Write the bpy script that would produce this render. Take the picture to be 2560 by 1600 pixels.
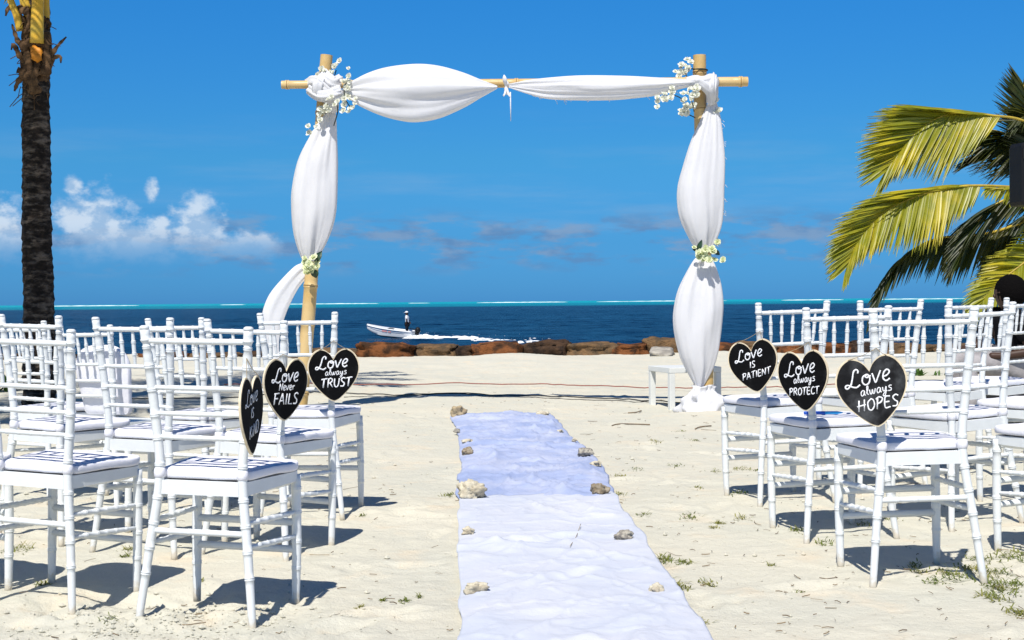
import bpy, math, random
import numpy as np
from mathutils import Vector, Matrix, noise as mn

for o in list(bpy.data.objects): bpy.data.objects.remove(o)
S = bpy.context.scene
COL = S.collection
R = math.radians
rnd = random.Random(7)

# ------------------------------------------------------------------ camera
FPX, CZ, PIT, ROLL = 3451.4, 0.973, -0.0136, -0.0083      # focal in pixels of a 2560 wide picture
cam = bpy.data.cameras.new('camera'); camo = bpy.data.objects.new('camera', cam); COL.objects.link(camo)
cam.sensor_width = 36; cam.lens = FPX/2560*36; cam.clip_start = .05; cam.clip_end = 80000
camo.matrix_world = Matrix.Translation((0, 0, CZ)) @ Matrix.Rotation(math.pi/2+PIT, 4, 'X') @ Matrix.Rotation(ROLL, 4, 'Z')
S.camera = camo

# ------------------------------------------------------------------ sun, sky, exposure
SUN_EL, SH_AZ = R(55), R(15)
Ldir = Vector((math.sin(SH_AZ)*math.cos(SUN_EL), math.cos(SH_AZ)*math.cos(SUN_EL), -math.sin(SUN_EL)))
sl = bpy.data.lights.new('sun', 'SUN'); sl.energy = 4.9; sl.angle = R(.53); sl.color = (1, .955, .88)
so = bpy.data.objects.new('sun', sl); COL.objects.link(so); so.rotation_euler = Ldir.to_track_quat('-Z', 'Y').to_euler()
so.location = (-3, -6, 12)

W = bpy.data.worlds.new('World'); S.world = W; W.use_nodes = True
nt = W.node_tree; nt.nodes.clear()
def N(tree, typ, **kw):
    n = tree.nodes.new(typ)
    for k, v in kw.items():
        if k.startswith('i_'):
            key = k[2:]; key = int(key) if key.isdigit() else key.replace('_', ' ')
            n.inputs[key].default_value = v
        else: setattr(n, k, v)
    return n
def math_node(tree, op, a=None, b=None, c=None, clamp=False):
    n = tree.nodes.new('ShaderNodeMath'); n.operation = op; n.use_clamp = clamp
    for i, v in enumerate((a, b, c)):
        if v is None: continue
        if isinstance(v, (int, float)): n.inputs[i].default_value = v
        else: tree.links.new(v, n.inputs[i])
    return n.outputs[0]
def maprange(tree, v, a, b, c=0, d=1, smooth=True):
    n = tree.nodes.new('ShaderNodeMapRange'); n.interpolation_type = 'SMOOTHSTEP' if smooth else 'LINEAR'; n.clamp = True
    tree.links.new(v, n.inputs[0])
    for i, q in enumerate((a, b, c, d)): n.inputs[i+1].default_value = q
    return n.outputs[0]
def mixcol(tree, f, a, b, typ='MIX'):
    n = tree.nodes.new('ShaderNodeMix'); n.data_type = 'RGBA'; n.blend_type = typ
    for sock, v in ((n.inputs[0], f), (n.inputs[6], a), (n.inputs[7], b)):
        if isinstance(v, (int, float)): sock.default_value = v
        elif isinstance(v, tuple): sock.default_value = v if len(v) == 4 else (*v, 1)
        else: tree.links.new(v, sock)
    return n.outputs[2]

sky = N(nt, 'ShaderNodeTexSky', sky_type='NISHITA', sun_disc=False, sun_elevation=SUN_EL, sun_rotation=math.pi+SH_AZ,
        altitude=0, air_density=1.0, dust_density=.25, ozone_density=5.0)
SKY_STRENGTH = .087
hs = N(nt, 'ShaderNodeHueSaturation', i_Saturation=1.34, i_Value=1.0)
nt.links.new(sky.outputs[0], hs.inputs['Color'])
tint = mixcol(nt, 1.0, hs.outputs[0], (.62, .86, 1.0), 'MULTIPLY')
tc = N(nt, 'ShaderNodeTexCoord'); sp = N(nt, 'ShaderNodeSeparateXYZ'); nt.links.new(tc.outputs['Generated'], sp.inputs[0])
az = math_node(nt, 'ARCTAN2', sp.outputs[0], sp.outputs[1])
el = math_node(nt, 'ARCSINE', sp.outputs[2])
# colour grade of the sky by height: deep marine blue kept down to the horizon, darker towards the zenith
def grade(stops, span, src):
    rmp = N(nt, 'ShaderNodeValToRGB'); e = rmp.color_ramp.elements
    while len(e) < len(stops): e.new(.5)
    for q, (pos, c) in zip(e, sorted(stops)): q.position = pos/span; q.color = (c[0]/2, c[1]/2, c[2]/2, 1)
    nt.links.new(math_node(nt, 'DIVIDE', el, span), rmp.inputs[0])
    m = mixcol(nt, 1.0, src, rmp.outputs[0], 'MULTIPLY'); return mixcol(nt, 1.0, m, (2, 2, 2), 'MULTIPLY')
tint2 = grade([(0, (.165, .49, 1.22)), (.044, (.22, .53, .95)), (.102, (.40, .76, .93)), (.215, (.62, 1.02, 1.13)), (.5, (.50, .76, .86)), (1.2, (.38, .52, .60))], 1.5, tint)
# clouds as a function of direction
def cloud_noise(daz, de, sx, sy, det, rough, seed):
    cx = N(nt, 'ShaderNodeCombineXYZ')
    nt.links.new(math_node(nt, 'MULTIPLY', math_node(nt, 'ADD', az, daz), sx), cx.inputs[0])
    nt.links.new(math_node(nt, 'MULTIPLY', math_node(nt, 'ADD', el, de), sy), cx.inputs[1])
    cx.inputs[2].default_value = seed
    n = N(nt, 'ShaderNodeTexNoise', i_Scale=1.0, i_Detail=det, i_Roughness=rough)
    nt.links.new(cx.outputs[0], n.inputs['Vector']); return n.outputs[0]
def blob(ca, ce, ra, re):      # soft elliptic cloud body in azimuth and elevation (degrees)
    da = math_node(nt, 'DIVIDE', math_node(nt, 'SUBTRACT', az, R(ca)), R(ra))
    de = math_node(nt, 'DIVIDE', math_node(nt, 'SUBTRACT', el, R(ce)), R(re))
    r2 = math_node(nt, 'ADD', math_node(nt, 'MULTIPLY', da, da), math_node(nt, 'MULTIPLY', de, de))
    return math_node(nt, 'SUBTRACT', 1.0, math_node(nt, 'SQRT', r2))
def maxall(l):
    o = l[0]
    for q in l[1:]: o = math_node(nt, 'SMOOTH_MAX', o, q, .25)
    return o
body = maxall([blob(-16.9, 3.1, 1.9, 1.7), blob(-12.8, 3.0, 1.4, 1.7), blob(-14.9, 2.5, 2.4, 1.1), blob(-14.6, 4.55, .36, .55), blob(-14.2, 3.2, .5, .5),
               blob(-20.5, 2.7, 2.1, 1.6), blob(-17.6, 4.7, .5, .5), blob(-10.8, 2.3, 1.8, .8), blob(-24.5, 3.3, 2.2, 1.9), blob(-29, 2.6, 2.0, 1.2)])
fb = cloud_noise(0, 0, 55, 75, 8, .58, 3.1); fb2 = cloud_noise(.006, -.010, 55, 75, 8, .58, 3.1)
cum = math_node(nt, 'ADD', math_node(nt, 'MULTIPLY', body, 1.35), math_node(nt, 'MULTIPLY', math_node(nt, 'SUBTRACT', fb, .52), 2.3))
cum_m = math_node(nt, 'MULTIPLY', maprange(nt, cum, -.05, .80), maprange(nt, el, R(1.1), R(2.9)))
lit = maprange(nt, math_node(nt, 'SUBTRACT', fb, fb2), -.10, .12)
base = maprange(nt, el, R(1.9), R(3.3))
cumcol = mixcol(nt, math_node(nt, 'MULTIPLY', math_node(nt, 'MULTIPLY_ADD', lit, .75, .25), base), (2.9, 4.6, 6.9), (7.2, 8.0, 8.9))
# long low grey banks near the horizon
bank = cloud_noise(0, 0, 20, 75, 6, .6, 8.7)
bank_m = math_node(nt, 'MULTIPLY', maprange(nt, bank, .46, .64), math_node(nt, 'MULTIPLY', maprange(nt, el, R(.9), R(1.9)), maprange(nt, el, R(4.1), R(2.9), 0, 1)))
grey = maprange(nt, cloud_noise(.01, 0, 26, 60, 5, .55, 2.2), .42, .62)
bankcol = mixcol(nt, grey, (1.15, 2.45, 4.7), (2.1, 3.3, 5.2))
veil = math_node(nt, 'MULTIPLY', maprange(nt, cloud_noise(.3, 0, 5, 40, 5, .6, 5.0), .45, .75), math_node(nt, 'MULTIPLY', maprange(nt, el, R(1), R(3)), maprange(nt, el, R(9), R(4))))
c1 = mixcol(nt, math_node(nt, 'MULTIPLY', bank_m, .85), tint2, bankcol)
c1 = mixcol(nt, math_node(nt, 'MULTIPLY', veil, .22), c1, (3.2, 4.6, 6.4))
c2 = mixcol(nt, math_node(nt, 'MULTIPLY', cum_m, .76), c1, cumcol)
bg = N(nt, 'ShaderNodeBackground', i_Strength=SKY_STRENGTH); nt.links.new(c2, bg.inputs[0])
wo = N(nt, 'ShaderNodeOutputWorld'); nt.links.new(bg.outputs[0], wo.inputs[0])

S.view_settings.view_transform = 'Standard'; S.view_settings.look = 'None'
S.view_settings.exposure = .27; S.view_settings.gamma = 1; S.view_settings.use_curve_mapping = False
S.render.engine = 'CYCLES'

# ------------------------------------------------------------------ helpers
_R = (Matrix.Rotation(math.pi/2+PIT, 3, 'X') @ Matrix.Rotation(ROLL, 3, 'Z'))
def ray(px, py): return _R @ Vector(((px-1280)/FPX, -(py-800)/FPX, -1))
def at(px, py, Y):
    d = ray(px, py); return Vector((0, 0, CZ)) + d*(Y/d.y)
def gp(px, py, z=0):
    d = ray(px, py); return Vector((0, 0, CZ)) + d*((z-CZ)/d.z)

def tag(o, label=None, cat=None, group=None, kind=None):
    if label: o['label'] = label
    if cat: o['category'] = cat
    if group: o['group'] = group
    if kind: o['kind'] = kind
    return o
def empty(name, loc=(0, 0, 0), rz=0):
    o = bpy.data.objects.new(name, None); COL.objects.link(o); o.location = loc; o.rotation_euler = (0, 0, rz); o.empty_display_size = .1
    return o
class MB:
    def __init__(s): s.v = []; s.f = []; s.m = []
    def add(s, vs, fs, mi=0):
        b = len(s.v); s.v += [tuple(q) for q in vs]; s.f += [tuple(i+b for i in q) for q in fs]; s.m += [mi]*len(fs); return s
    def box(s, c, h, rot=None, mi=0):
        c = Vector(c); vs = []
        for x in (-1, 1):
            for y in (-1, 1):
                for z in (-1, 1):
                    p = Vector((x*h[0], y*h[1], z*h[2]))
                    if rot is not None: p = rot @ p
                    vs.append(c+p)
        return s.add(vs, [(0, 1, 3, 2), (4, 6, 7, 5), (0, 4, 5, 1), (2, 3, 7, 6), (0, 2, 6, 4), (1, 5, 7, 3)], mi)
    def tube(s, pts, rad, seg=8, caps=True, flat=1.0, mi=0, up=None):
        pts = [Vector(p) for p in pts]; n = len(pts)
        if not hasattr(rad, '__len__'): rad = [rad]*n
        vs = []; fs = []
        T0 = (pts[1]-pts[0]).normalized()
        a = Vector(up) if up is not None else (Vector((0, 0, 1)) if abs(T0.z) < .9 else Vector((0, 1, 0)))
        U = (a - T0*a.dot(T0)).normalized()
        for i in range(n):
            T = (pts[min(i+1, n-1)]-pts[max(i-1, 0)])
            T = T.normalized() if T.length > 1e-9 else T0
            U = (U-T*U.dot(T)).normalized(); V = T.cross(U)
            for k in range(seg):
                t = 2*math.pi*k/seg
                vs.append(pts[i]+U*(math.cos(t)*rad[i]*flat)+V*(math.sin(t)*rad[i]))
        for i in range(n-1):
            for k in range(seg):
                k2 = (k+1) % seg
                fs.append((i*seg+k, i*seg+k2, (i+1)*seg+k2, (i+1)*seg+k))
        if caps: fs.append(tuple(range(seg-1, -1, -1))); fs.append(tuple((n-1)*seg+k for k in range(seg)))
        return s.add(vs, fs, mi)
    def mesh(s, name, mats, smooth=True):
        me = bpy.data.meshes.new(name); me.from_pydata(s.v, [], s.f)
        if not isinstance(mats, (list, tuple)): mats = [mats]
        for m in mats: me.materials.append(m)
        if any(s.m): me.polygons.foreach_set('material_index', s.m)
        me.polygons.foreach_set('use_smooth', [smooth]*len(s.f)); me.update()
        return me
    def build(s, name, mats, parent=None, smooth=True, loc=None):
        o = bpy.data.objects.new(name, s.mesh(name, mats, smooth)); COL.objects.link(o)
        if parent: o.parent = parent
        if loc is not None: o.location = loc
        return o
def autosmooth(o, ang=40):
    me = o.data
    me.polygons.foreach_set('use_smooth', [True]*len(me.polygons))
    me.set_sharp_from_angle(angle=R(ang))
def copy_tree(o, parent=None):
    c = o.copy(); COL.objects.link(c); c.parent = parent
    for ch in list(o.children): copy_tree(ch, c)
    return c
def catmull(pts, n):
    pts = [Vector(p) for p in pts]; P = [pts[0]*2-pts[1]]+pts+[pts[-1]*2-pts[-2]]
    L = [0]
    for a, b in zip(pts, pts[1:]): L.append(L[-1]+max((b-a).length, 1e-6))
    out = []
    for i in range(n):
        d = L[-1]*i/(n-1); k = 0
        while k < len(pts)-2 and L[k+1] < d: k += 1
        t = (d-L[k])/(L[k+1]-L[k]); a, b, c, e = P[k], P[k+1], P[k+2], P[k+3]
        out.append(.5*((2*b)+(c-a)*t+(2*a-5*b+4*c-e)*t*t+(3*b-a-3*c+e)*t*t*t))
    return out

# ------------------------------------------------------------------ materials
def mat(name, col, rough=.6, spec=.5, var=0, vscale=8, bump=0, bscale=40, detail=5, col2=None, lo=.35, hi=.65, coords='Object', sub=0, sheen=0):
    m = bpy.data.materials.new(name); m.use_nodes = True; t = m.node_tree; p = t.nodes['Principled BSDF']
    p.inputs['Roughness'].default_value = rough; p.inputs['Specular IOR Level'].default_value = spec
    p.inputs['Base Color'].default_value = (*col, 1)
    tcn = t.nodes.new('ShaderNodeTexCoord')
    if var or col2:
        n = N(t, 'ShaderNodeTexNoise', i_Scale=vscale, i_Detail=detail, i_Roughness=.6); t.links.new(tcn.outputs[coords], n.inputs['Vector'])
        f = maprange(t, n.outputs[0], lo, hi)
        b = col2 if col2 else tuple(c*(1-var) for c in col)
        t.links.new(mixcol(t, f, col, b), p.inputs['Base Color'])
    if bump:
        n = N(t, 'ShaderNodeTexNoise', i_Scale=bscale, i_Detail=6, i_Roughness=.65); t.links.new(tcn.outputs[coords], n.inputs['Vector'])
        bn = N(t, 'ShaderNodeBump', i_Strength=1.0, i_Distance=bump); t.links.new(n.outputs[0], bn.inputs['Height']); t.links.new(bn.outputs[0], p.inputs['Normal'])
    if sheen: p.inputs['Sheen Weight'].default_value = sheen
    return m
def add_translucent(m, col, f):
    t = m.node_tree; p = t.nodes['Principled BSDF']; out = t.nodes['Material Output']
    tr = N(t, 'ShaderNodeBsdfTranslucent'); tr.inputs[0].default_value = (*col, 1)
    mx = N(t, 'ShaderNodeMixShader'); mx.inputs[0].default_value = f
    t.links.new(p.outputs[0], mx.inputs[1]); t.links.new(tr.outputs[0], mx.inputs[2]); t.links.new(mx.outputs[0], out.inputs[0])
    return m
M = {}
M['resin'] = mat('white_resin', (.70, .725, .725), .38, .45, var=.05, vscale=14, bump=.0006, bscale=120)
M['cushion'] = mat('cushion_fabric', (.76, .755, .80), .85, .2, var=.05, vscale=10, bump=.0025, bscale=26)
M['cloth'] = add_translucent(mat('white_voile', (.80, .80, .82), .75, .25, var=.03, vscale=3, bump=.004, bscale=9), (.85, .85, .86), .30)
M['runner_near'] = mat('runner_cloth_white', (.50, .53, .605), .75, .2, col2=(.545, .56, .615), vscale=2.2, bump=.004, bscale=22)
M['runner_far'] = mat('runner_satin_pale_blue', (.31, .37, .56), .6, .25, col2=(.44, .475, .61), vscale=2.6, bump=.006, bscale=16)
M['bamboo'] = mat('bamboo', (.52, .34, .12), .42, .45, col2=(.60, .43, .20), vscale=3, bump=.001, bscale=60)
M['bamboo_node'] = mat('bamboo_node', (.25, .14, .05), .6, .3, col2=(.40, .25, .09), vscale=20)
M['board'] = mat('chalkboard', (.004, .004, .0045), .8, .08, col2=(.017, .018, .019), vscale=14, lo=.5, hi=.85)
M['board_smudged'] = mat('chalkboard_smudged', (.008, .008, .009), .75, .12, col2=(.075, .078, .082), vscale=9, lo=.40, hi=.75)
M['heartwood'] = mat('pale_wood', (.78, .66, .46), .6, .3, var=.2, vscale=30)
M['chalk'] = mat('chalk', (.85, .85, .86), .95, .1, col2=(.45, .45, .46), vscale=160, lo=.45, hi=.8)
M['twine'] = mat('jute_twine', (.42, .33, .20), .9, .1, var=.4, vscale=90)
M['petal'] = add_translucent(mat('petal_white', (.88, .88, .80), .8, .1, var=.05, vscale=30), (.9, .9, .75), .35)
M['petal_green'] = add_translucent(mat('petal_cream_green', (.84, .86, .62), .8, .1, var=.08, vscale=30), (.85, .9, .55), .35)
M['leaf'] = mat('dark_leaf', (.02, .06, .025), .4, .5, var=.4, vscale=20)
M['stem'] = mat('dark_stem', (.02, .03, .015), .6, .3)
M['coral'] = mat('coral_stone', (.62, .57, .44), .9, .15, col2=(.40, .35, .26), vscale=18, bump=.008, bscale=45)
M['stone_tan'] = mat('stone_tan', (.46, .37, .23), .9, .15, col2=(.28, .22, .14), vscale=22, bump=.006, bscale=50)
M['stone_brown'] = mat('stone_brown', (.20, .155, .10), .9, .15, col2=(.36, .31, .23), vscale=40, bump=.007, bscale=60)
M['stone_grey'] = mat('stone_grey', (.20, .18, .16), .9, .15, col2=(.42, .39, .32), vscale=50, bump=.007, bscale=60)
M['rust'] = mat('rust_rock', (.20, .078, .030), .95, .05, col2=(.055, .030, .018), vscale=4.2, bump=.09, bscale=7, lo=.42, hi=.62)
M['rust_light'] = mat('ochre_rock', (.20, .12, .06), .95, .05, col2=(.09, .065, .042), vscale=5, bump=.09, bscale=7)
M['rock_dark'] = mat('dark_rock', (.030, .022, .018), .95, .05, col2=(.085, .05, .03), vscale=5, bump=.09, bscale=7)
M['slab'] = mat('grey_slab', (.42, .39, .33), .9, .15, col2=(.24, .22, .19), vscale=6, bump=.02, bscale=14)
M['black_plastic'] = mat('black_plastic', (.010, .010, .011), .5, .2, bump=.0008, bscale=200)
M['grille'] = mat('speaker_grille', (.02, .02, .021), .6, .3, bump=.002, bscale=260)
M['red_rope'] = mat('red_rope', (.33, .13, .10), .9, .1, var=.3, vscale=40)
M['cable'] = mat('black_cable', (.025, .025, .025), .7, .3)
M['boat_white'] = mat('gelcoat_white', (.80, .80, .79), .3, .5, var=.04, vscale=6)
M['boat_grey'] = mat('hull_stripe', (.42, .47, .54), .4, .4)
M['boat_red'] = mat('hull_marking', (.65, .22, .20), .6, .3)
M['foam'] = mat('foam', (.86, .89, .90), .9, .1, var=.15, vscale=2, bump=.05, bscale=6)
M['skin'] = mat('skin_dark', (.055, .027, .017), .55, .35, var=.15, vscale=20)
M['hair'] = mat('hair_black', (.004, .0035, .0035), .95, .05, bump=.012, bscale=45)
M['shirt_white'] = mat('shirt_white', (.8, .8, .8), .9, .1, var=.06, vscale=7)
M['cloth_black'] = mat('clothing_black', (.010, .010, .012), .9, .1, var=.3, vscale=9, bump=.006, bscale=14)
M['cloth_navy'] = mat('trousers_navy', (.012, .014, .022), .9, .1)
M['cloth_grey'] = mat('trousers_grey', (.36, .34, .34), .9, .1, var=.3, vscale=8, bump=.01, bscale=12)
M['pen'] = mat('pen_blue', (.01, .10, .55), .3, .5)
M['pen_cap'] = mat('pen_light_blue', (.02, .38, .80), .3, .5)
M['twig'] = mat('twig', (.10, .07, .045), .9, .1, col2=(.26, .19, .11), vscale=9)
M['grass'] = add_translucent(mat('sand_grass', (.115, .15, .030), .7, .2, col2=(.28, .25, .07), vscale=3.5, coords='Object', lo=.4, hi=.65), (.2, .25, .04), .25)
M['weed'] = add_translucent(mat('weed_leaf', (.07, .15, .025), .6, .3, var=.4, vscale=12), (.2, .35, .04), .25)
M['table_white'] = mat('table_paint', (.68, .69, .66), .5, .4, var=.05, vscale=8)
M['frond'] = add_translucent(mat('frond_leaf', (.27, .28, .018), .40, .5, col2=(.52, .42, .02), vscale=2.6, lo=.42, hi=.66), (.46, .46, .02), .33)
M['frond_shaded'] = add_translucent(mat('frond_leaf_shaded', (.020, .032, .006), .45, .35, col2=(.08, .075, .010), vscale=3, lo=.45, hi=.7), (.14, .16, .01), .15)  # shade inside the right palm's crown put into a darker leaf colour
M['rachis'] = mat('frond_rachis', (.50, .36, .045), .5, .4, var=.3, vscale=8)
M['petiole'] = mat('petiole_yellow', (.62, .36, .03), .45, .4, col2=(.48, .34, .05), vscale=6, bump=.003, bscale=20)
M['orange'] = mat('petiole_orange', (.70, .26, .02), .55, .3, var=.4, vscale=9, bump=.008, bscale=16)
M['fibre'] = mat('palm_fibre', (.050, .030, .018), .95, .1, col2=(.16, .095, .05), vscale=9, bump=.02, bscale=26)

def dusty(m):      # dried sand clinging to the lowest few centimetres of the chair legs, and faint scuffs
    t = m.node_tree; p = t.nodes['Principled BSDF']; src = p.inputs['Base Color'].links[0].from_socket
    tcn = t.nodes.new('ShaderNodeTexCoord'); sx = N(t, 'ShaderNodeSeparateXYZ'); t.links.new(tcn.outputs['Object'], sx.inputs[0])
    n = N(t, 'ShaderNodeTexNoise', i_Scale=60, i_Detail=5); t.links.new(tcn.outputs['Object'], n.inputs['Vector'])
    z = math_node(t, 'ADD', sx.outputs[2], math_node(t, 'MULTIPLY', math_node(t, 'SUBTRACT', n.outputs[0], .5), .09))
    c = mixcol(t, maprange(t, z, .005, .055, .75, 0), src, (.52, .45, .33))
    n2 = N(t, 'ShaderNodeTexNoise', i_Scale=22, i_Detail=7, i_Roughness=.7); t.links.new(tcn.outputs['Object'], n2.inputs['Vector'])
    c = mixcol(t, maprange(t, n2.outputs[0], .62, .74, 0, .35), c, (.55, .54, .50)); t.links.new(c, p.inputs['Base Color'])
dusty(M['resin'])
def bark():
    m = mat('palm_bark', (.055, .043, .034), .9, .2); t = m.node_tree; p = t.nodes['Principled BSDF']
    tcn = t.nodes.new('ShaderNodeTexCoord'); mp = N(t, 'ShaderNodeMapping'); mp.inputs['Scale'].default_value = (4.5, 4.5, 11)
    t.links.new(tcn.outputs['Object'], mp.inputs[0])
    n = N(t, 'ShaderNodeTexNoise', i_Scale=1.6, i_Detail=7, i_Roughness=.65); t.links.new(mp.outputs[0], n.inputs['Vector'])
    n2 = N(t, 'ShaderNodeTexNoise', i_Scale=26, i_Detail=5); t.links.new(tcn.outputs['Object'], n2.inputs['Vector'])
    c = mixcol(t, maprange(t, n.outputs[0], .45, .68), (.012, .009, .007), (.17, .135, .105))
    t.links.new(mixcol(t, math_node(t, 'MULTIPLY', maprange(t, n2.outputs[0], .4, .7), .5), c, (.05, .035, .026)), p.inputs['Base Color'])
    b = N(t, 'ShaderNodeBump', i_Distance=.03); t.links.new(n.outputs[0], b.inputs['Height']); t.links.new(b.outputs[0], p.inputs['Normal'])
    return m
M['bark'] = bark()

def sandmat():
    m = mat('sand', (.6, .55, .43), .95, .12); t = m.node_tree; p = t.nodes['Principled BSDF']
    tcn = t.nodes.new('ShaderNodeTexCoord'); v = tcn.outputs['Object']
    def no(s, d, r=.6, loc=0):
        mp = N(t, 'ShaderNodeMapping'); mp.inputs['Location'].default_value = (loc, loc*.7, 0); t.links.new(v, mp.inputs[0])
        n = N(t, 'ShaderNodeTexNoise', i_Scale=s, i_Detail=d, i_Roughness=r); t.links.new(mp.outputs[0], n.inputs['Vector']); return n.outputs[0]
    c = mixcol(t, maprange(t, no(1.1, 4), .35, .65), (.56, .545, .455), (.615, .583, .475))
    c = mixcol(t, maprange(t, no(3.3, 5, .6, 9), .52, .72), c, (.64, .57, .44))
    c = mixcol(t, math_node(t, 'MULTIPLY', maprange(t, no(240, 3, .7), .58, .75), .55), c, (.40, .34, .25))
    c = mixcol(t, math_node(t, 'MULTIPLY', maprange(t, no(38, 5, .75, 5), .63, .73), .85), c, (.20, .165, .11))
    c = mixcol(t, math_node(t, 'MULTIPLY', maprange(t, no(75, 4, .7, 3), .64, .72), .8), c, (.76, .72, .62))
    t.links.new(c, p.inputs['Base Color'])
    h = math_node(t, 'ADD', math_node(t, 'MULTIPLY', no(16, 6, .72), 1.0), math_node(t, 'MULTIPLY', no(70, 6, .75), .34))
    h = math_node(t, 'ADD', h, math_node(t, 'MULTIPLY', no(420, 2, .6), .05))
    b = N(t, 'ShaderNodeBump', i_Strength=.85, i_Distance=.016); t.links.new(h, b.inputs['Height']); t.links.new(b.outputs[0], p.inputs['Normal'])
    return m
M['sand'] = sandmat()

def watermat():
    m = mat('sea_water', (.004, .035, .10), .25, .06); t = m.node_tree; p = t.nodes['Principled BSDF']; p.inputs['IOR'].default_value = 1.33
    tcn = t.nodes.new('ShaderNodeTexCoord'); v = tcn.outputs['Object']; sx = N(t, 'ShaderNodeSeparateXYZ'); t.links.new(v, sx.inputs[0])
    def no(scale3, d, r=.6):
        mp = N(t, 'ShaderNodeMapping'); mp.inputs['Scale'].default_value = scale3; t.links.new(v, mp.inputs[0])
        n = N(t, 'ShaderNodeTexNoise', i_Scale=1, i_Detail=d, i_Roughness=r); t.links.new(mp.outputs[0], n.inputs['Vector']); return n.outputs[0]
    edge = math_node(t, 'ADD', sx.outputs[1], math_node(t, 'MULTIPLY', math_node(t, 'SUBTRACT', no((.004, .004, 1), 4), .5), 260))
    wv = math_node(t, 'ADD', math_node(t, 'MULTIPLY', no((.55, .24, 1), 5, .6), .6), math_node(t, 'MULTIPLY', no((.06, .03, 1), 4), .4))
    deep = mixcol(t, maprange(t, wv, .41, .60), (.0007, .007, .023), (.0048, .031, .067))  # lighter and darker wave faces put into the water colour by noise
    shal = mixcol(t, maprange(t, edge, 820, 2400), (.0, .17, .21), (.0, .30, .33))
    t.links.new(mixcol(t, maprange(t, edge, 600, 840), deep, shal), p.inputs['Base Color'])
    h = math_node(t, 'ADD', math_node(t, 'MULTIPLY', no((.22, .5, 1), 4), 1.0), math_node(t, 'MULTIPLY', no((1.1, 2.0, 1), 5, .65), .35))
    b = N(t, 'ShaderNodeBump', i_Strength=1, i_Distance=.55); t.links.new(h, b.inputs['Height']); t.links.new(b.outputs[0], p.inputs['Normal'])
    return m
M['water'] = watermat()

# ------------------------------------------------------------------ chairs' places (x, y, turn, base height) measured in metres
CH = {  # name: x, y, theta, z, tilt
 'A': (-.979, 4.291, -.243, -.023, .015), 'B': (-1.603, 4.566, -.346, -.028, .028), 'C': (-2.10, 4.64, -.55, -.02, .02),
 'D': (-1.978, 5.711, -.545, .006, .018), 'E': (-1.478, 5.425, -.373, -.005, .011), 'F': (-1.037, 5.384, -.393, -.017, .021),
 'T': (-.954, 6.256, -.157, .003, -.009), 'H': (-1.545, 6.453, -.569, -.019, -.011), 'I': (-2.063, 6.793, -.539, -.055, -.019), 'J': (-2.506, 7.177, -.616, -.036, -.012),
 'P': (1.292, 6.351, .297, .033, -.020), 'Q': (1.329, 5.483, .209, .014, -.014), 'R': (1.386, 4.652, .091, .010, -.013),
 'S': (1.948, 5.745, .44, .021, -.032), 'X': (2.126, 4.965, .43, .012, -.01), 'Y': (2.50, 6.22, .60, .02, -.01),
 'U': (1.83, 6.72, .36, .037, -.01), 'V': (2.345, 7.13, .63, .042, -.01), 'W': (2.75, 7.5, .72, .045, -.01)}

# ------------------------------------------------------------------ ground
def vnoise(x, y, seed=0):
    xi = np.floor(x).astype(np.int64); yi = np.floor(y).astype(np.int64); fx = x-xi; fy = y-yi
    fx = fx*fx*fx*(fx*(fx*6-15)+10); fy = fy*fy*fy*(fy*(fy*6-15)+10)
    def h(a, b):
        n = (a*374761393+b*668265263+seed*1442695041) & 0xffffffff
        n = ((n ^ (n >> 13))*1274126177) & 0xffffffff
        return ((n ^ (n >> 16)) & 0xffff)/65535.0
    return (h(xi, yi)*(1-fx)+h(xi+1, yi)*fx)*(1-fy)+(h(xi, yi+1)*(1-fx)+h(xi+1, yi+1)*fx)*fy-.5
CP = np.array([(c[0], c[1]+.15, c[3]) for c in CH.values()])
rs = np.random.RandomState(4)
PRINTS = []      # footprints: x, y, angle, length, depth
for i in range(260):
    y = 3.3+rs.rand()**1.3*17; x = rs.uniform(-.34, .34)*y*1.15
    PRINTS.append((x, y, rs.uniform(0, 6.28), rs.uniform(.10, .16), rs.uniform(.006, .016)))
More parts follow.
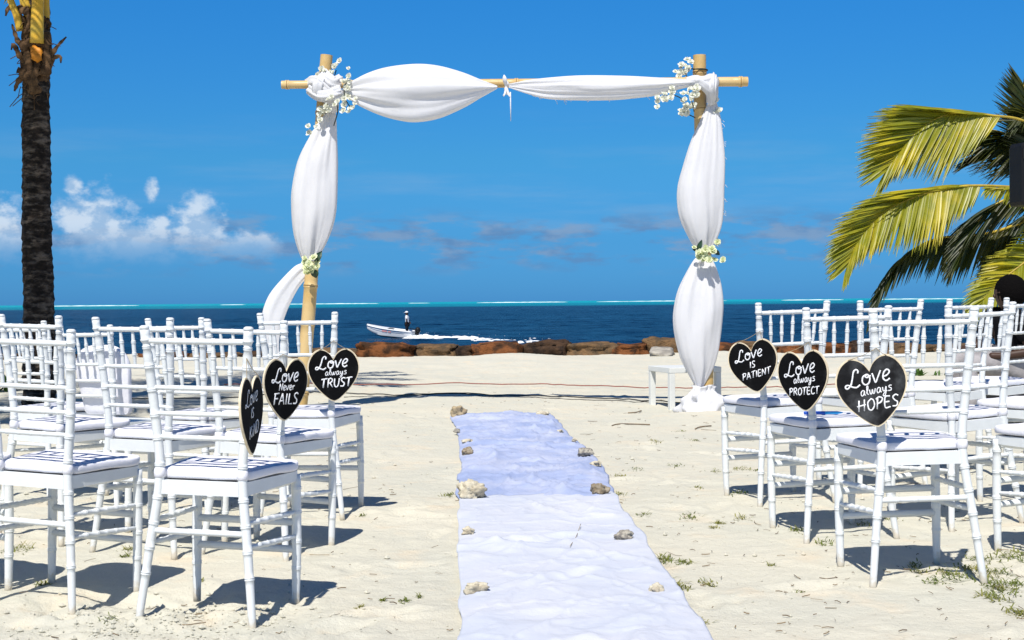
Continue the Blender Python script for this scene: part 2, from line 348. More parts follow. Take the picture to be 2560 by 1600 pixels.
def ground(x, y, fine=True):
    x = np.asarray(x, float); y = np.asarray(y, float)
    num = np.zeros_like(x); den = np.full_like(x, .05)
    for cx, cy, cz in CP:
        w = np.exp(-((x-cx)**2+(y-cy)**2)/(2*.33**2)); num += w*cz; den += w
    z = num/den
    z = z+.05*vnoise(x*.55+3, y*.4, 1)*np.clip((y-7.5)/5, 0, 1)
    z = z-.075*np.exp(-((x-1.7)/1.6)**2-((y-12.7)/1.5)**2)+.035*np.exp(-((x-1.72)/.5)**2-((y-12.0)/.3)**2)    # hollow and little mound at the arch's foot
    z = z+.03*vnoise(x*1.7, y*1.2, 2)*np.clip((y-7)/4, .25, 1)
    amp = .35+.65*np.clip((y-9)/6, 0, 1)
    if fine:
        z = z+.012*amp*vnoise(x*5, y*4.3, 3)+.007*vnoise(x*13, y*12, 4)+.0035*vnoise(x*31, y*29, 5)
        for px, py, a, l, d in PRINTS:
            m = (np.abs(x-px) < .4) & (np.abs(y-py) < .4)
            if not m.any(): continue
            dx = x[m]-px; dy = y[m]-py; u = dx*math.cos(a)+dy*math.sin(a); v = -dx*math.sin(a)+dy*math.cos(a)
            q = (u/l)**2+(v/(l*.42))**2
            z[m] += -d*np.exp(-q*1.4)+d*.55*np.exp(-((np.sqrt(q)-1.45)/.38)**2)
        # dug up, lumpy sand under and behind the second chair of the near left row
        for (hx, hy, sx, sy, dp) in ((-1.22, 4.62, .22, .17, .05), (-1.17, 4.36, .20, .12, -.012), (-1.02, 4.30, .18, .12, -.010)):
            w = np.exp(-((x-hx)/sx)**2-((y-hy)/sy)**2); z -= dp*w
        w = np.exp(-((x+1.17)/.42)**2-((y-4.4)/.33)**2)
        z = z+w*(.034*vnoise(x*17, y*17, 7)+.022*vnoise(x*38, y*38, 8)+.012*np.abs(vnoise(x*70, y*70, 9)))
        w = np.exp(-((x+.95)/.5)**2-((y-4.02)/.16)**2)
        z = z+w*(.016*vnoise(x*25, y*25, 12)+.010*vnoise(x*60, y*60, 13))
    # rim of the beach at the sea wall, then down under the water
    z = z+.06*np.clip((y-19)/4, 0, 1)*(1+1.5*vnoise(x*.9, y*0+.5, 15)) - np.clip((y-24.4)/1.6, 0, 1)**1.5*3.2
    return z
def gz(x, y): return float(ground(np.array([x]), np.array([y]))[0])
def axis(fine_lo, fine_hi, step, lo, hi, grow):
    a = list(np.arange(fine_lo, fine_hi, step)); s = step; v = a[-1]; up = []
    while v < hi: s *= grow; v += s; up.append(v)
    s = step; v = a[0]; dn = []
    while v > lo: s *= grow; v -= s; dn.append(v)
    return np.array(dn[::-1]+a+up)
gx = axis(-2.9, 3.0, .017, -120, 120, 1.035)
ya = list(np.arange(3.0, 8.0, .017)); s_ = .017
while ya[-1] < 27: s_ = min(s_*1.012, .09); ya.append(ya[-1]+s_)
yb = [3.0]; s_ = .05
while yb[-1] > -60: s_ *= 1.25; yb.append(yb[-1]-s_)
gy = np.array(yb[:0:-1]+ya)
GX, GY = np.meshgrid(gx, gy); ZZ = ground(GX.ravel(), GY.ravel())
nx, ny = len(gx), len(gy)
me = bpy.data.meshes.new('sand_ground')
idx = np.arange(nx*ny).reshape(ny, nx)
quads = np.stack([idx[:-1, :-1].ravel(), idx[:-1, 1:].ravel(), idx[1:, 1:].ravel(), idx[1:, :-1].ravel()], 1)
me.vertices.add(nx*ny); me.vertices.foreach_set('co', np.stack([GX.ravel(), GY.ravel(), ZZ], 1).astype(np.float32).ravel())
me.loops.add(quads.size); me.loops.foreach_set('vertex_index', quads.astype(np.int32).ravel())
me.polygons.add(len(quads)); me.polygons.foreach_set('loop_start', np.arange(0, quads.size, 4, dtype=np.int32))
me.polygons.foreach_set('use_smooth', np.ones(len(quads), dtype=bool))
me.materials.append(M['sand']); me.update(); me.validate()
go = bpy.data.objects.new('sand_ground', me); COL.objects.link(go); tag(go, 'pale beach sand with footprints and scattered debris', None, None, 'structure')

# sea: fan of real swell near the shore, flat beyond, out to the horizon
SEA = -1.5
ys = [25.2]
while ys[-1] < 60000: ys.append(ys[-1]+max(.25, ys[-1]*.006) if ys[-1] < 900 else ys[-1]*1.12)
ys = np.array(ys); us = np.linspace(-.62, .62, 460)
UX, UY = np.meshgrid(us, ys); XX = UX*np.maximum(UY, 40)*1.0
amp = np.exp(-UY/500)
H = 1.5*amp*(.16*vnoise(XX*.10, UY*.28, 21)+.10*vnoise(XX*.35, UY*.75, 22)+.05*vnoise(XX*.9, UY*1.7, 23))
idx = np.arange(UX.size).reshape(UX.shape)
quads = np.stack([idx[:-1, :-1].ravel(), idx[:-1, 1:].ravel(), idx[1:, 1:].ravel(), idx[1:, :-1].ravel()], 1)
me = bpy.data.meshes.new('sea_water'); me.from_pydata(np.stack([XX.ravel(), UY.ravel(), SEA+H.ravel()], 1).tolist(), [], quads.tolist())
me.polygons.foreach_set('use_smooth', [True]*len(quads)); me.materials.append(M['water']); me.update()
wo_ = bpy.data.objects.new('sea_water', me); COL.objects.link(wo_); tag(wo_, 'dark blue sea with a turquoise reef strip at the horizon', None, None, 'structure')

# breakers on the far reef
mb = MB(); x = -1500.0
while x < 1500:
    L = rnd.uniform(25, 190); gap = rnd.uniform(6, 90) if rnd.random() < .7 else rnd.uniform(80, 170)
    y = 2350+rnd.uniform(-120, 120); n = max(4, int(L/6)); pts = []; rr = []
    for i in range(n+1):
        t = i/n; pts.append((x+L*t, y+rnd.uniform(-3, 3), SEA+.35)); rr.append((.16+.75*math.sin(math.pi*min(1, max(0, t)))**.5*rnd.uniform(.45, 1.15))*(1 if L > 60 else .7))
    mb.tube(pts, rr, 6); x += L+gap
tag(mb.build('reef_surf', M['foam']), 'thin broken white line of surf along the horizon', 'surf', None, 'stuff')

# ------------------------------------------------------------------ sea wall boulders
def rock_mesh(name, dims, seed, m, rough=.22, sub=3, boxy=.0, smooth=True):
    import bmesh
    bm = bmesh.new(); bmesh.ops.create_icosphere(bm, subdivisions=sub, radius=1)
    o = Vector((seed*7.31, seed*3.77, seed*1.93))
    for v in bm.verts:
        p = v.co.copy()
        if boxy:
            q = Vector([math.copysign(abs(c)**(1-boxy), c) for c in p]); p = q
        d = 1+rough*(mn.noise(p*1.3+o)*1.5+mn.noise(p*3.1+o)*.7+mn.noise(p*7+o)*.4+mn.noise(p*15+o)*.22)
        v.co = Vector((p.x*d*dims[0], p.y*d*dims[1], p.z*d*dims[2]))
    me = bpy.data.meshes.new(name); bm.to_mesh(me); bm.free(); me.materials.append(m)
    me.polygons.foreach_set('use_smooth', [smooth]*len(me.polygons)); return me
WALL = [  # px left, px right, top py, material, word
 (-60, 60, 884, 'rust_light', 'low ochre'), (70, 190, 885, 'rock_dark', 'low dark'), (200, 330, 886, 'rust_light', 'low ochre'), (335, 470, 884, 'rust', 'low rusty'), (480, 610, 883, 'rust_light', 'low ochre'), (620, 760, 880, 'rock_dark', 'low dark'), (765, 895, 868, 'rust_light', 'ochre'),
 (897, 1034, 861, 'rust', 'long rust red'), (1036, 1145, 864, 'rust_light', 'ochre and grey'), (1143, 1192, 863, 'rock_dark', 'narrow dark'), (1186, 1296, 857, 'rust', 'orange brown'), (1294, 1418, 853, 'rock_dark', 'tall dark brown'),
 (1414, 1530, 861, 'rust_light', 'flat topped ochre'), (1526, 1622, 862, 'rust', 'flat topped rusty'), (1618, 1752, 851, 'rust_light', 'tall ochre'), (1748, 1850, 860, 'rust', 'rusty'), (1846, 1935, 858, 'rust_light', 'ochre'),
 (1930, 2035, 857, 'rust', 'red brown'), (2030, 2130, 856, 'rust', 'rusty'), (2126, 2210, 857, 'rock_dark', 'dark'), (2206, 2330, 858, 'rust_light', 'ochre'), (2326, 2450, 862, 'rust_light', 'mottled ochre'), (2446, 2580, 861, 'rust', 'rusty'), (2578, 2700, 860, 'rock_dark', 'dark')]
NEAR = {0: 'at the far left edge behind the palm', 1: 'just right of the palm trunk', 2: 'behind the upright cushion', 3: 'behind the left chairs', 4: 'behind the left chairs beside the arch', 5: 'behind the left arch post', 6: 'just right of the left arch post',
        7: 'directly below the boat', 8: 'below the boat wake', 9: 'above the grey slabs', 10: 'below the end of the wake', 11: 'in the middle of the wall', 12: 'right of the tall dark one', 13: 'near the right arch drape', 14: 'partly behind the right arch drape', 15: 'just right of the right arch drape',
        16: 'behind the chair with the patient sign', 17: 'seen through the chair with the patient sign', 18: 'seen through the chair with the protect sign', 19: 'left of the green weed', 20: 'above the green weed', 21: 'behind the hopes chair spindles', 22: 'behind the right chairs', 23: 'at the far right edge'}
for i, (a, b, top, mk, word) in enumerate(WALL):
    Y = 24.0+rnd.uniform(-.25, .3); top += rnd.uniform(-2, 5); pa, pb = at(a, top, Y), at(b, top, Y); c = (pa+pb)/2
    g = gz(c.x, 23.6); h = max(.16, c.z-g)
    me = rock_mesh('sea_wall_boulder', ((b-a)/2*Y/FPX*1.06, .42, h*.62+.06), i+3, M[mk], .20, 4, .55)
    o = bpy.data.objects.new('sea_wall_boulder', me); COL.objects.link(o); o.location = (c.x, Y, c.z-(h*.62+.06)*.93); o.rotation_euler = (rnd.uniform(-.05, .05), rnd.uniform(-.05, .05), rnd.uniform(-.12, .12))
    tag(o, f'{word} sea wall boulder {NEAR[i]}', 'boulder', 'boulders along the sea wall')
for i, (px, py, w, word) in enumerate(((1255, 888, 48, 'dark edged grey slab tilted on the sand below the sea wall'), (1300, 885, 80, 'long flat grey slab on the sand below the tall dark boulder'), (1655, 890, 60, 'grey stone slab on the sand beside the right arch drape'), (960, 889, 70, 'pale flat stone on the sand below the boat'))):
    p = gp(px, py+6); s = w*p.y/FPX/2
    me = rock_mesh('stone_slab', (s, .30, .07), 40+i, M['slab'], .18, 3, .4)
    o = bpy.data.objects.new('stone_slab', me); COL.objects.link(o); o.location = (p.x, p.y, gz(p.x, p.y)+.045); o.rotation_euler = (.16, rnd.uniform(-.15, .15), rnd.uniform(-.3, .3))
    tag(o, word, 'slab', 'stone slabs below the sea wall')

# ------------------------------------------------------------------ banquet chair
WT, WS, WR, WF, YT, YR, YF = .1752, .1405, .1939, .1785, -.0358, -.0383, .3314
def nodes_tube(mb, path, r0, r1, rings, seg=10, ringh=.0028, n=40, prof=None):
    P = catmull(path, 200); L = [0]
    for a, b in zip(P, P[1:]): L.append(L[-1]+(b-a).length)
    tot = L[-1]; st = set(np.linspace(0, 1, n).tolist())
    for rg in rings:
        for d in (-.0065, -.0045, -.002, 0, .002, .0045, .0065): st.add(min(1, max(0, rg+d/tot)))
    st = sorted(st); pts = []; rad = []
    for t in st:
        d = t*tot; k = min(198, int(np.searchsorted(L, d, 'right'))-1); k = max(k, 0)
        u = (d-L[k])/max(1e-9, L[k+1]-L[k]); pts.append(P[k].lerp(P[k+1], min(1, max(0, u))))
        r = (r0+(r1-r0)*t) if prof is None else prof(t)
        for rg in rings:
            e = abs(t-rg)*tot
            if e < .0066: r += ringh*(1 if .0015 < e < .005 else .35 if e <= .0015 else .0)
        rad.append(r)
    mb.tube(pts, rad, seg)
def post_path(sx): return [(sx*WR, YR, -.012), (sx*(WS+.027), YR*.45, .22), (sx*WS, 0, .455), (sx*(WS+.013), -.006, .65), (sx*WT, YT, .92)]
def at_post(z, sx):
    P = catmull(post_path(sx), 120)
    return min(P, key=lambda p: abs(p.z-z))
def make_chair():
    root = empty('banquet_chair')
    tot = .945
    def pprof(t):
        z = t*.94
        r = .0118+.0030*min(1, z/.3)
        if z > .868: r = .0118
        if z > .900: r = .0150
        return r
    for sx in (-1, 1):
        mb = MB(); nodes_tube(mb, post_path(sx), 0, 0, [(z+.012)/.945 for z in (.155, .235, .315, .395, .50, .582, .656, .737, .812, .872, .893)], 12, .0024, 46, pprof)
        p = at_post(.92, sx); mb.tube([p+Vector((0, 0, -.004)), p+Vector((0, 0, .004)), p+Vector((0, 0, .008))], [.0155, .0150, .009], 12)
        mb.build('rear_post', M['resin'], root)
        mb = MB()
        fp = [(sx*WF, YF, -.012), (sx*(WF+.002), YF+.002, .2), (sx*WF, YF, .43)]
        nodes_tube(mb, fp, 0, 0, [.30, .50, .72, .9], 12, .0018, 20, lambda t: .0125+.0035*min(1, t/.45))
        mb.build('front_leg', M['resin'], root)
        for k, (zr, zf) in enumerate(((.318, .306), (.243, .226))):
            a = at_post(zr, sx); b = Vector((sx*WF, YF, zf)); mb = MB()
            nodes_tube(mb, [a, a.lerp(b, .5), b], 0, 0, [.22, .38, .52, .66, .82], 8, .0016, 14, lambda t: .0055+.0042*math.sin(math.pi*t)**.6)
            mb.build('side_stretcher', M['resin'], root)
    for z, r in ((.882, .0098), (.737, .0082), (.656, .0082), (.580, .0082)):
        a, b = at_post(z, -1), at_post(z, 1); mb = MB(); mid = (a+b)/2+Vector((0, -.006, 0))
        nodes_tube(mb, [a, mid, b], 0, 0, [.16, .33, .5, .67, .84], 8, .0012, 14, lambda t: r*(.82+.18*math.sin(math.pi*t)**.4))
        mb.build('back_rail', M['resin'], root)
    for k in range(5):
        f = (k+1)/6; a = at_post(.737, -1).lerp(at_post(.737, 1), f); b = at_post(.882, -1).lerp(at_post(.882, 1), f); mb = MB()
        a = a+Vector((0, -.004, 0)); b = b+Vector((0, -.004, 0))
        nodes_tube(mb, [a, a.lerp(b, .5), b], 0, 0, [.34, .66], 8, .0018, 16, lambda t: .0048+.0032*math.sin(math.pi*t))
        mb.build('spindle', M['resin'], root)
    a, b = at_post(.287, -1), at_post(.287, 1); mb = MB()
    nodes_tube(mb, [a, a.lerp(b, .5), b], 0, 0, [.2, .4, .6, .8], 8, .0012, 12, lambda t: .0098); mb.build('rear_stretcher', M['resin'], root)
    for z in (.272, .182):
        mb = MB(); mb.tube([(-WF, YF, z), (0, YF, z), (WF, YF, z)], .0125, 8, flat=1.0); mb.build('front_stretcher', M['resin'], root)
    # seat frame
    def outline(off, n=10):
        c = [(-WS-.004, -.008), (WS+.004, -.008), (WF+.014, YF+.016), (-WF-.014, YF+.016)]; rad = [.012, .012, .045, .045]; pts = []
        for i in range(4):
            p0 = Vector((*c[i-1], 0)); p = Vector((*c[i], 0)); p1 = Vector((*c[(i+1) % 4], 0)); d0 = (p0-p).normalized(); d1 = (p1-p).normalized(); r = rad[i]
            for k in range(n):
                t = k/(n-1); q = (p+d0*r)*(1-t)**2+p*2*t*(1-t)+(p+d1*r)*t*t; pts.append(q)
        cen = Vector((0, YF/2, 0))
        return [q+(cen-q).normalized()*(-off) for q in pts]
    o1 = outline(0); o2 = outline(-.026); n = len(o1); mb = MB(); vs = []
    for ring, z in ((o1, .444), (o1, .402), (o2, .402), (o2, .444)): vs += [(q.x, q.y, z-(.010*math.exp(-((q.y-YF*.5)/.12)**2) if z < .42 else 0)+.012*(q.y > YF*.9)*(z < .42)) for q in ring]
    fs = []
    for r_ in range(4):
        for k in range(n): fs.append((r_*n+k, r_*n+(k+1) % n, ((r_+1) % 4)*n+(k+1) % n, ((r_+1) % 4)*n+k))
    mb.add(vs, fs); mb.add([(q.x, q.y, .438) for q in outline(-.013)], [tuple(range(n))]); o = mb.build('seat_frame', M['resin'], root); autosmooth(o, 50)
    # cushion
    def coutline(s, n=14, rf=.085):
        c = [(-WS+.010, .012), (WS-.010, .012), (WF+.022, YF+.030), (-WF-.022, YF+.030)]
        c = [(-WS-.012, .016), (WS+.012, .016), (WF+.024, YF+.032), (-WF-.024, YF+.032)]; rad = [.03, .03, rf, rf]; pts = []
        for i in range(4):
            p0 = Vector((*c[i-1], 0)); p = Vector((*c[i], 0)); p1 = Vector((*c[(i+1) % 4], 0)); d0 = (p0-p).normalized(); d1 = (p1-p).normalized(); r = rad[i]
            a = p+d0*r; b = p+d1*r
            for k in range(n): t = k/(n-1); pts.append(a*(1-t)**2+p*2*t*(1-t)+b*t*t)
            e = c[(i+1) % 4]; nr = rad[(i+1) % 4]; e0 = b; e1 = p1-d1*nr
            for k in range(1, 8): pts.append(e0.lerp(e1, k/8))
        cen = Vector((0, .185, 0))
        return [cen+(q-cen)*s for q in pts]
    layers = [(.95, .448), (.985, .4495), (1.0, .454), (1.004, .461), (1.004, .468), (.995, .474), (.985, .4765), (.977, .4755), (.95, .479), (.86, .482), (.70, .484), (.5, .485), (.28, .4855), (.1, .4855)]
    def cmesh(rf):
        mb = MB(); vs = []
        for s, z in layers:
            for j, q in enumerate(coutline(s, rf=rf)): vs.append((q.x, q.y, z+.0035*mn.noise(Vector((q.x*9, q.y*9, 1)))*(s < .99)+.0018*mn.noise(Vector((q.x*26, q.y*26, z*40)))))
        n = len(coutline(1)); fs = []
        for r_ in range(len(layers)-1):
            for k in range(n): fs.append((r_*n+k, r_*n+(k+1) % n, (r_+1)*n+(k+1) % n, (r_+1)*n+k))
        fs.append(tuple((len(layers)-1)*n+k for k in range(n))); fs.append(tuple(range(n-1, -1, -1)))
        mb.add(vs, fs); return mb
    global UPRIGHT; UPRIGHT = cmesh(.17)
    cu = cmesh(.085).build('seat_cushion', M['cushion'], root)
    for sx in (-1, 1):
        p = at_post(.466, sx); mb = MB(); 
        mb.tube([p+Vector((0, .0, -.014)), p+Vector((0, 0, -.011)), p, p+Vector((0, 0, .012)), p+Vector((0, 0, .016))], [.0150, .0178, .0185, .0176, .0150], 14, caps=True)
        q = Vector((sx*(WS-.008), .024, .466)); mb.tube([p, p.lerp(q, .5)+Vector((0, 0, .003)), q], [.011, .013, .014], 8)
        mb.build('cushion_tie', M['cushion'], cu)
    return root
proto = make_chair()
LAB = {
 'A': 'white spindle back chair carrying the kind heart, nearest chair on the left', 'B': 'white spindle back chair in the front left row, left of the kind heart chair', 'C': 'white chair at the left edge of which only a leg and cushion corner show',
 'D': 'white spindle back chair in front of the palm trunk, second row on the left', 'E': 'white chair between the front left pair, right of the upright cushion, second row', 'F': 'white aisle chair carrying the never fails heart, second row on the left',
 'T': 'white aisle chair carrying the always trust heart, third row on the left', 'H': 'turned white chair seen through the second row, left of the trust chair', 'I': 'white chair with its cushion stood upright against the back, third row on the left', 'J': 'white chair right in front of the palm trunk base, leftmost of the third row',
 'P': 'white aisle chair carrying the patient heart, third row on the right', 'Q': 'white aisle chair carrying the protect heart with a blue pen on its seat', 'R': 'white chair carrying the hopes heart, nearest chair on the right',
 'S': 'white chair right behind the hopes chair, second in the second row on the right', 'X': 'white chair cut by the right edge, right of the hopes chair in the front row', 'Y': 'white chair at the right edge, third in the second row on the right',
 'U': 'white chair under the drooping palm frond tip, right of the patient chair', 'V': 'white chair with the dark clothed person behind, third in the far right row', 'W': 'white chair cut by the right edge in front of the dark haired person'}
chairs = {}
for i, (k, (x, y, t, z, tl)) in enumerate(CH.items()):
    o = proto if i == 0 else copy_tree(proto)
    o.matrix_world = Matrix.Translation((x, y, z)) @ Matrix.Rotation(t, 4, 'Z') @ Matrix.Rotation(tl, 4, 'Y')
    tag(o, LAB[k], 'chair', 'white banquet chairs'); chairs[k] = o
def chair_pt(k, p):
    x, y, t, z, tl = CH[k]
    return Matrix.Translation((x, y, z)) @ Matrix.Rotation(t, 4, 'Z') @ Matrix.Rotation(tl, 4, 'Y') @ Vector(p)
# chair I: its own cushion stands upright against the spindles
for ch in list(chairs['I'].children):
    if ch.name.startswith('seat_cushion'):
        for g in list(ch.children): bpy.data.objects.remove(g)
        me = UPRIGHT.mesh('upright_cushion', M['cushion']); bpy.data.objects.remove(ch)
        cu = bpy.data.objects.new('upright_cushion', me); COL.objects.link(cu)
        cu.matrix_world = chairs['I'].matrix_world @ Matrix.Translation((0.015, .055, .462)) @ Matrix.Rotation(R(97), 4, 'X') @ Matrix.Translation((0, 0, -.50))
        tag(cu, 'white seat cushion stood upright against a chair back on the left', 'cushion')

# ------------------------------------------------------------------ heart chalkboards
GL = {
 'L': (.95, [[(.78, .78), (.80, .95), (.66, 1.04), (.52, .9), (.44, .5), (.34, .16), (.14, -.04), (.0, .04), (.05, .17), (.22, .15), (.42, .02), (.68, -.06), (.90, .06)]]),
 'o': (.58, [[(.30, .62), (.08, .50), (.04, .2), (.2, .0), (.42, .06), (.50, .35), (.36, .6), (.22, .50), (.34, .42), (.56, .50)]]),
 'v': (.55, [[(.0, .62), (.10, .3), (.2, .02), (.34, .3), (.52, .70)]]),
 'e': (.55, [[(.06, .28), (.30, .34), (.44, .52), (.30, .68), (.10, .52), (.05, .2), (.22, .0), (.46, .10)]]),
 'a': (.55, [[(.42, .5), (.22, .6), (.04, .35), (.12, .02), (.32, .12), (.42, .5), (.42, .12), (.56, .04)]]),
 'l': (.30, [[(.02, .2), (.2, .7), (.18, 1.0), (.08, .9), (.10, .2), (.28, .04)]]),
 'w': (.72, [[(.0, .55), (.10, .06), (.24, .1), (.32, .5), (.40, .06), (.54, .12), (.64, .58)]]),
 'y': (.55, [[(.04, .55), (.10, .15), (.28, .12), (.42, .55), (.40, .0), (.28, -.42), (.08, -.40), (.2, -.12), (.54, .1)]]),
 's': (.45, [[(.42, .56), (.2, .6), (.14, .42), (.36, .28), (.34, .06), (.04, .04)]]),
 'r': (.42, [[(.06, .6), (.08, .02)], [(.08, .4), (.22, .58), (.40, .56)]]),
 'i': (.26, [[(.12, .58), (.10, .02)], [(.13, .80), (.13, .84)]]),
 'I': (.26, [[(.12, .95), (.10, .0)]]),
 'N': (.72, [[(.05, .0), (.10, .95)], [(.10, .95), (.55, .02)], [(.55, .02), (.62, 1.0)]]),
 'K': (.66, [[(.10, .98), (.08, .0)], [(.58, .92), (.12, .42)], [(.20, .48), (.60, .02)]]),
 'D': (.70, [[(.10, .95), (.08, .0)], [(.02, .94), (.36, .96), (.62, .6), (.46, .12), (.04, .0)]]),
 'F': (.62, [[(.14, .95), (.10, .0)], [(.0, .93), (.62, 1.0)], [(.12, .5), (.50, .54)]]),
 'A': (.70, [[(.0, .0), (.32, .98)], [(.32, .98), (.62, .0)], [(.10, .32), (.56, .34)]]),
 'C': (.62, [[(.58, .86), (.36, .98), (.08, .6), (.14, .12), (.38, .0), (.60, .14)]]),
 'S': (.58, [[(.54, .88), (.34, 1.0), (.10, .82), (.24, .55), (.46, .36), (.38, .06), (.04, .06)]]),
 'T': (.66, [[(.32, .95), (.28, .0)], [(.0, .92), (.68, 1.0)]]),
 'R': (.66, [[(.10, .95), (.08, .0)], [(.04, .92), (.36, 1.0), (.54, .76), (.34, .52), (.10, .48)], [(.28, .5), (.62, .0)]]),
 'U': (.66, [[(.06, .95), (.08, .3), (.28, .0), (.52, .2), (.58, .96)]]),
 'P': (.62, [[(.14, .92), (.08, .0)], [(.0, .84), (.24, 1.0), (.54, .86), (.42, .56), (.14, .46)]]),
 'E': (.58, [[(.50, .94), (.10, .90), (.08, .04), (.52, .04)], [(.08, .48), (.44, .50)]]),
 'O': (.70, [[(.36, .96), (.08, .66), (.14, .12), (.40, .0), (.62, .36), (.54, .82), (.32, .96)]]),
 'H': (.74, [[(.14, .95), (.10, .0)], [(.60, .98), (.56, .0)], [(-.04, .44), (.70, .54)]]),
 '_': (.58, [[(.12, .95), (.08, .04), (.54, .05)]])}
SHARP = set('INKFATH_')
def strokes(text, size):
    x = 0; out = []
    for chh in text:
        w, ss = GL[chh]
        for s in ss:
            pts = [Vector(((x+px)*size, py*size, 0)) for px, py in s]
            out.append(catmull(pts, max(3, 5*len(pts))) if len(pts) > 2 and not (chh in SHARP) else pts)
        x += w+.06
    return out, x*size
def heart_outline(s, n=64):
    half = [(0, .20), (.13, .09), (.33, .015), (.55, 0), (.79, .075), (.95, .21), (1, .35), (.945, .50), (.80, .64), (.60, .77), (.37, .885), (.15, .972), (0, 1.0)]
    P = catmull([Vector((x, y, 0)) for x, y in half], n//2); o = [(p.x, p.y) for p in P]+[(-p.x, p.y) for p in P[-2:0:-1]]
    return [(x*.117*s, (.47-y)*.236*s) for x, y in o][::-1]
def make_heart(lines, label, pos, yaw, roll, pitch, anchor, board='board'):
    """plate lies in local XZ, face towards local -Y"""
    root = empty('heart_sign', pos)
    root.rotation_euler = (Matrix.Rotation(yaw, 3, 'Z') @ Matrix.Rotation(pitch, 3, 'X') @ Matrix.Rotation(roll, 3, 'Y')).to_euler()
    def prism(o, y0, y1, bev=0):
        n = len(o); c = len(o); vs = [(a, y0, b) for a, b in o]+[(a, y1, b) for a, b in o]
        return vs, [tuple(range(n))]+[tuple(range(2*n-1, n-1, -1))]+[(k, k+n, (k+1) % n+n, (k+1) % n) for k in range(n)]
    mb = MB(); mb.add(*prism(heart_outline(1.0), -.0035, .0035)); autosmooth(mb.build('wooden_heart', M['heartwood'], root), 30)
    mb = MB(); o = heart_outline(.955); mb.add(*prism([(a, b-.0006) for a, b in o], -.0050, -.003)); autosmooth(mb.build('chalkboard_face', M[board], root), 30)
    for text, size, cx, by, slope, wd in lines:
        ss, w = strokes(text, size); mb = MB()
        for si, s in enumerate(ss):
            pts = []
            for q in s:
                xx = q.x-w/2+cx; zz = q.y+by+(q.x-w/2)*slope; pts.append(Vector((xx+q.y*.12, -.0054, zz)))
            if len(pts) == 2: pts = [pts[0], pts[0].lerp(pts[1], .5), pts[1]]
            mb.tube(pts, [wd*.56*rnd.uniform(.75, 1.1) for _ in pts], 6, up=(0, 1, 0), flat=.10)
        mb.build('chalk_word', M['chalk'], root)
    # twine: from the two lobes up to the post
    inv = (Matrix.Translation(pos) @ root.rotation_euler.to_matrix().to_4x4()).inverted(); A = inv @ Vector(anchor)
    mb = MB()
    for sx in (-1, 1):
        p = Vector((sx*.062, -.006, .108)); mid = (p+A)/2+Vector((0, 0, -.004)); mb.tube(catmull([p+Vector((0, .008, -.004)), p, mid, A], 12), .0011, 5)
    mb.build('hanging_twine', M['twine'], root)
    tag(root, label, 'heart sign', 'chalkboard hearts on the aisle chairs')
    return root
def post_loop(k, sx, zs, parent_label):
    pass
def hang(k, sx, px, py, fwd):
    """place the heart in front of post, at picture position, a little nearer than the post"""
    P = chair_pt(k, at_post(.70, sx)); return at(px, py, P.y-fwd)
words = {
 'A': ([('Love', .046, -.010, .030, .12, .0040), ('IS', .030, -.004, -.012, .08, .0040), ('KiND', .038, .012, -.066, .20, .0042)], 1, (628, 1034), R(84), R(0), .0, 'heart chalkboard reading love is kind, turned almost edge on'),
 'F': ([('Love', .050, -.004, .024, .02, .0062), ('Never', .027, .004, -.008, .02, .0042), ('FAI_S', .043, .000, -.062, .0, .0056)], 1, (713, 970), R(54), R(2), .03, 'heart chalkboard reading love never fails between the other two left hearts'),
 'T': ([('Love', .052, -.006, .026, .06, .0068), ('always', .028, .010, -.006, .04, .0036), ('TRUST', .040, .010, -.060, .03, .0062)], 1, (834, 934), R(15), R(-1), .02, 'heart chalkboard reading love always trust, rightmost heart left of the aisle'),
 'P': ([('Love', .048, -.014, .028, .12, .0056), ('IS', .029, -.004, -.012, .05, .0046), ('PATIENT', .030, .008, -.056, .12, .0046)], -1, (1884, 912), R(-28), R(-9), .02, 'heart chalkboard reading love is patient, nearest the arch on the right'),
 'Q': ([('Love', .052, -.010, .020, .08, .0056), ('always', .029, .006, -.012, .06, .0040), ('PROTECT', .0285, .0, -.060, .02, .0048)], -1, (2009, 948), R(-46), R(-5), .03, 'heart chalkboard reading love always protect between the other two right hearts'),
 'R': ([('Love', .054, -.008, .020, .06, .0056), ('always', .030, .012, -.014, .06, .0038), ('HOPES', .039, .010, -.066, .02, .0050)], -1, (2181, 974), R(-18), R(-9), .02, 'large smudged heart chalkboard reading love always hopes')}
for k, (lines, sx, (px, py), yaw, roll, pit, lab) in words.items():
    P = chair_pt(k, at_post(.70, sx)); side = at(px, py, P.y-(.075 if k == 'A' else .055 if k in 'FQ' else .034))
    za = {'A': .835, 'F': .80, 'T': .80, 'P': .80, 'Q': .79, 'R': .80}[k]
    anc = chair_pt(k, at_post(za, sx))+Vector((0, -.017, 0))
    make_heart(lines, lab, side, yaw, roll, pit, anc, 'board_smudged' if k == 'R' else 'board')
# loops of twine round the posts that hold the hearts
for k, sx, z in (('A', 1, .85), ('F', 1, .81), ('T', 1, .81), ('P', -1, .81), ('Q', -1, .80), ('R', -1, .81)):
    pass

# blue pen on the protect chair's seat
t = empty('marker_pen', chair_pt('Q', (-.035, .14, .495)), R(4)); t.rotation_euler = (0, 0, R(2))
mb = MB(); mb.tube([(-.075, 0, 0), (-.073, 0, 0), (.01, 0, 0)], [.005, .007, .007], 12); mb.build('cap', M['pen'], t)
mb = MB(); mb.tube([(.01, 0, 0), (.06, 0, 0), (.075, 0, 0), (.085, 0, 0)], [.0066, .0066, .004, .002], 12); mb.build('barrel', M['pen_cap'], t)
tag(t, 'blue marker pen lying on the seat of the protect chair', 'pen')

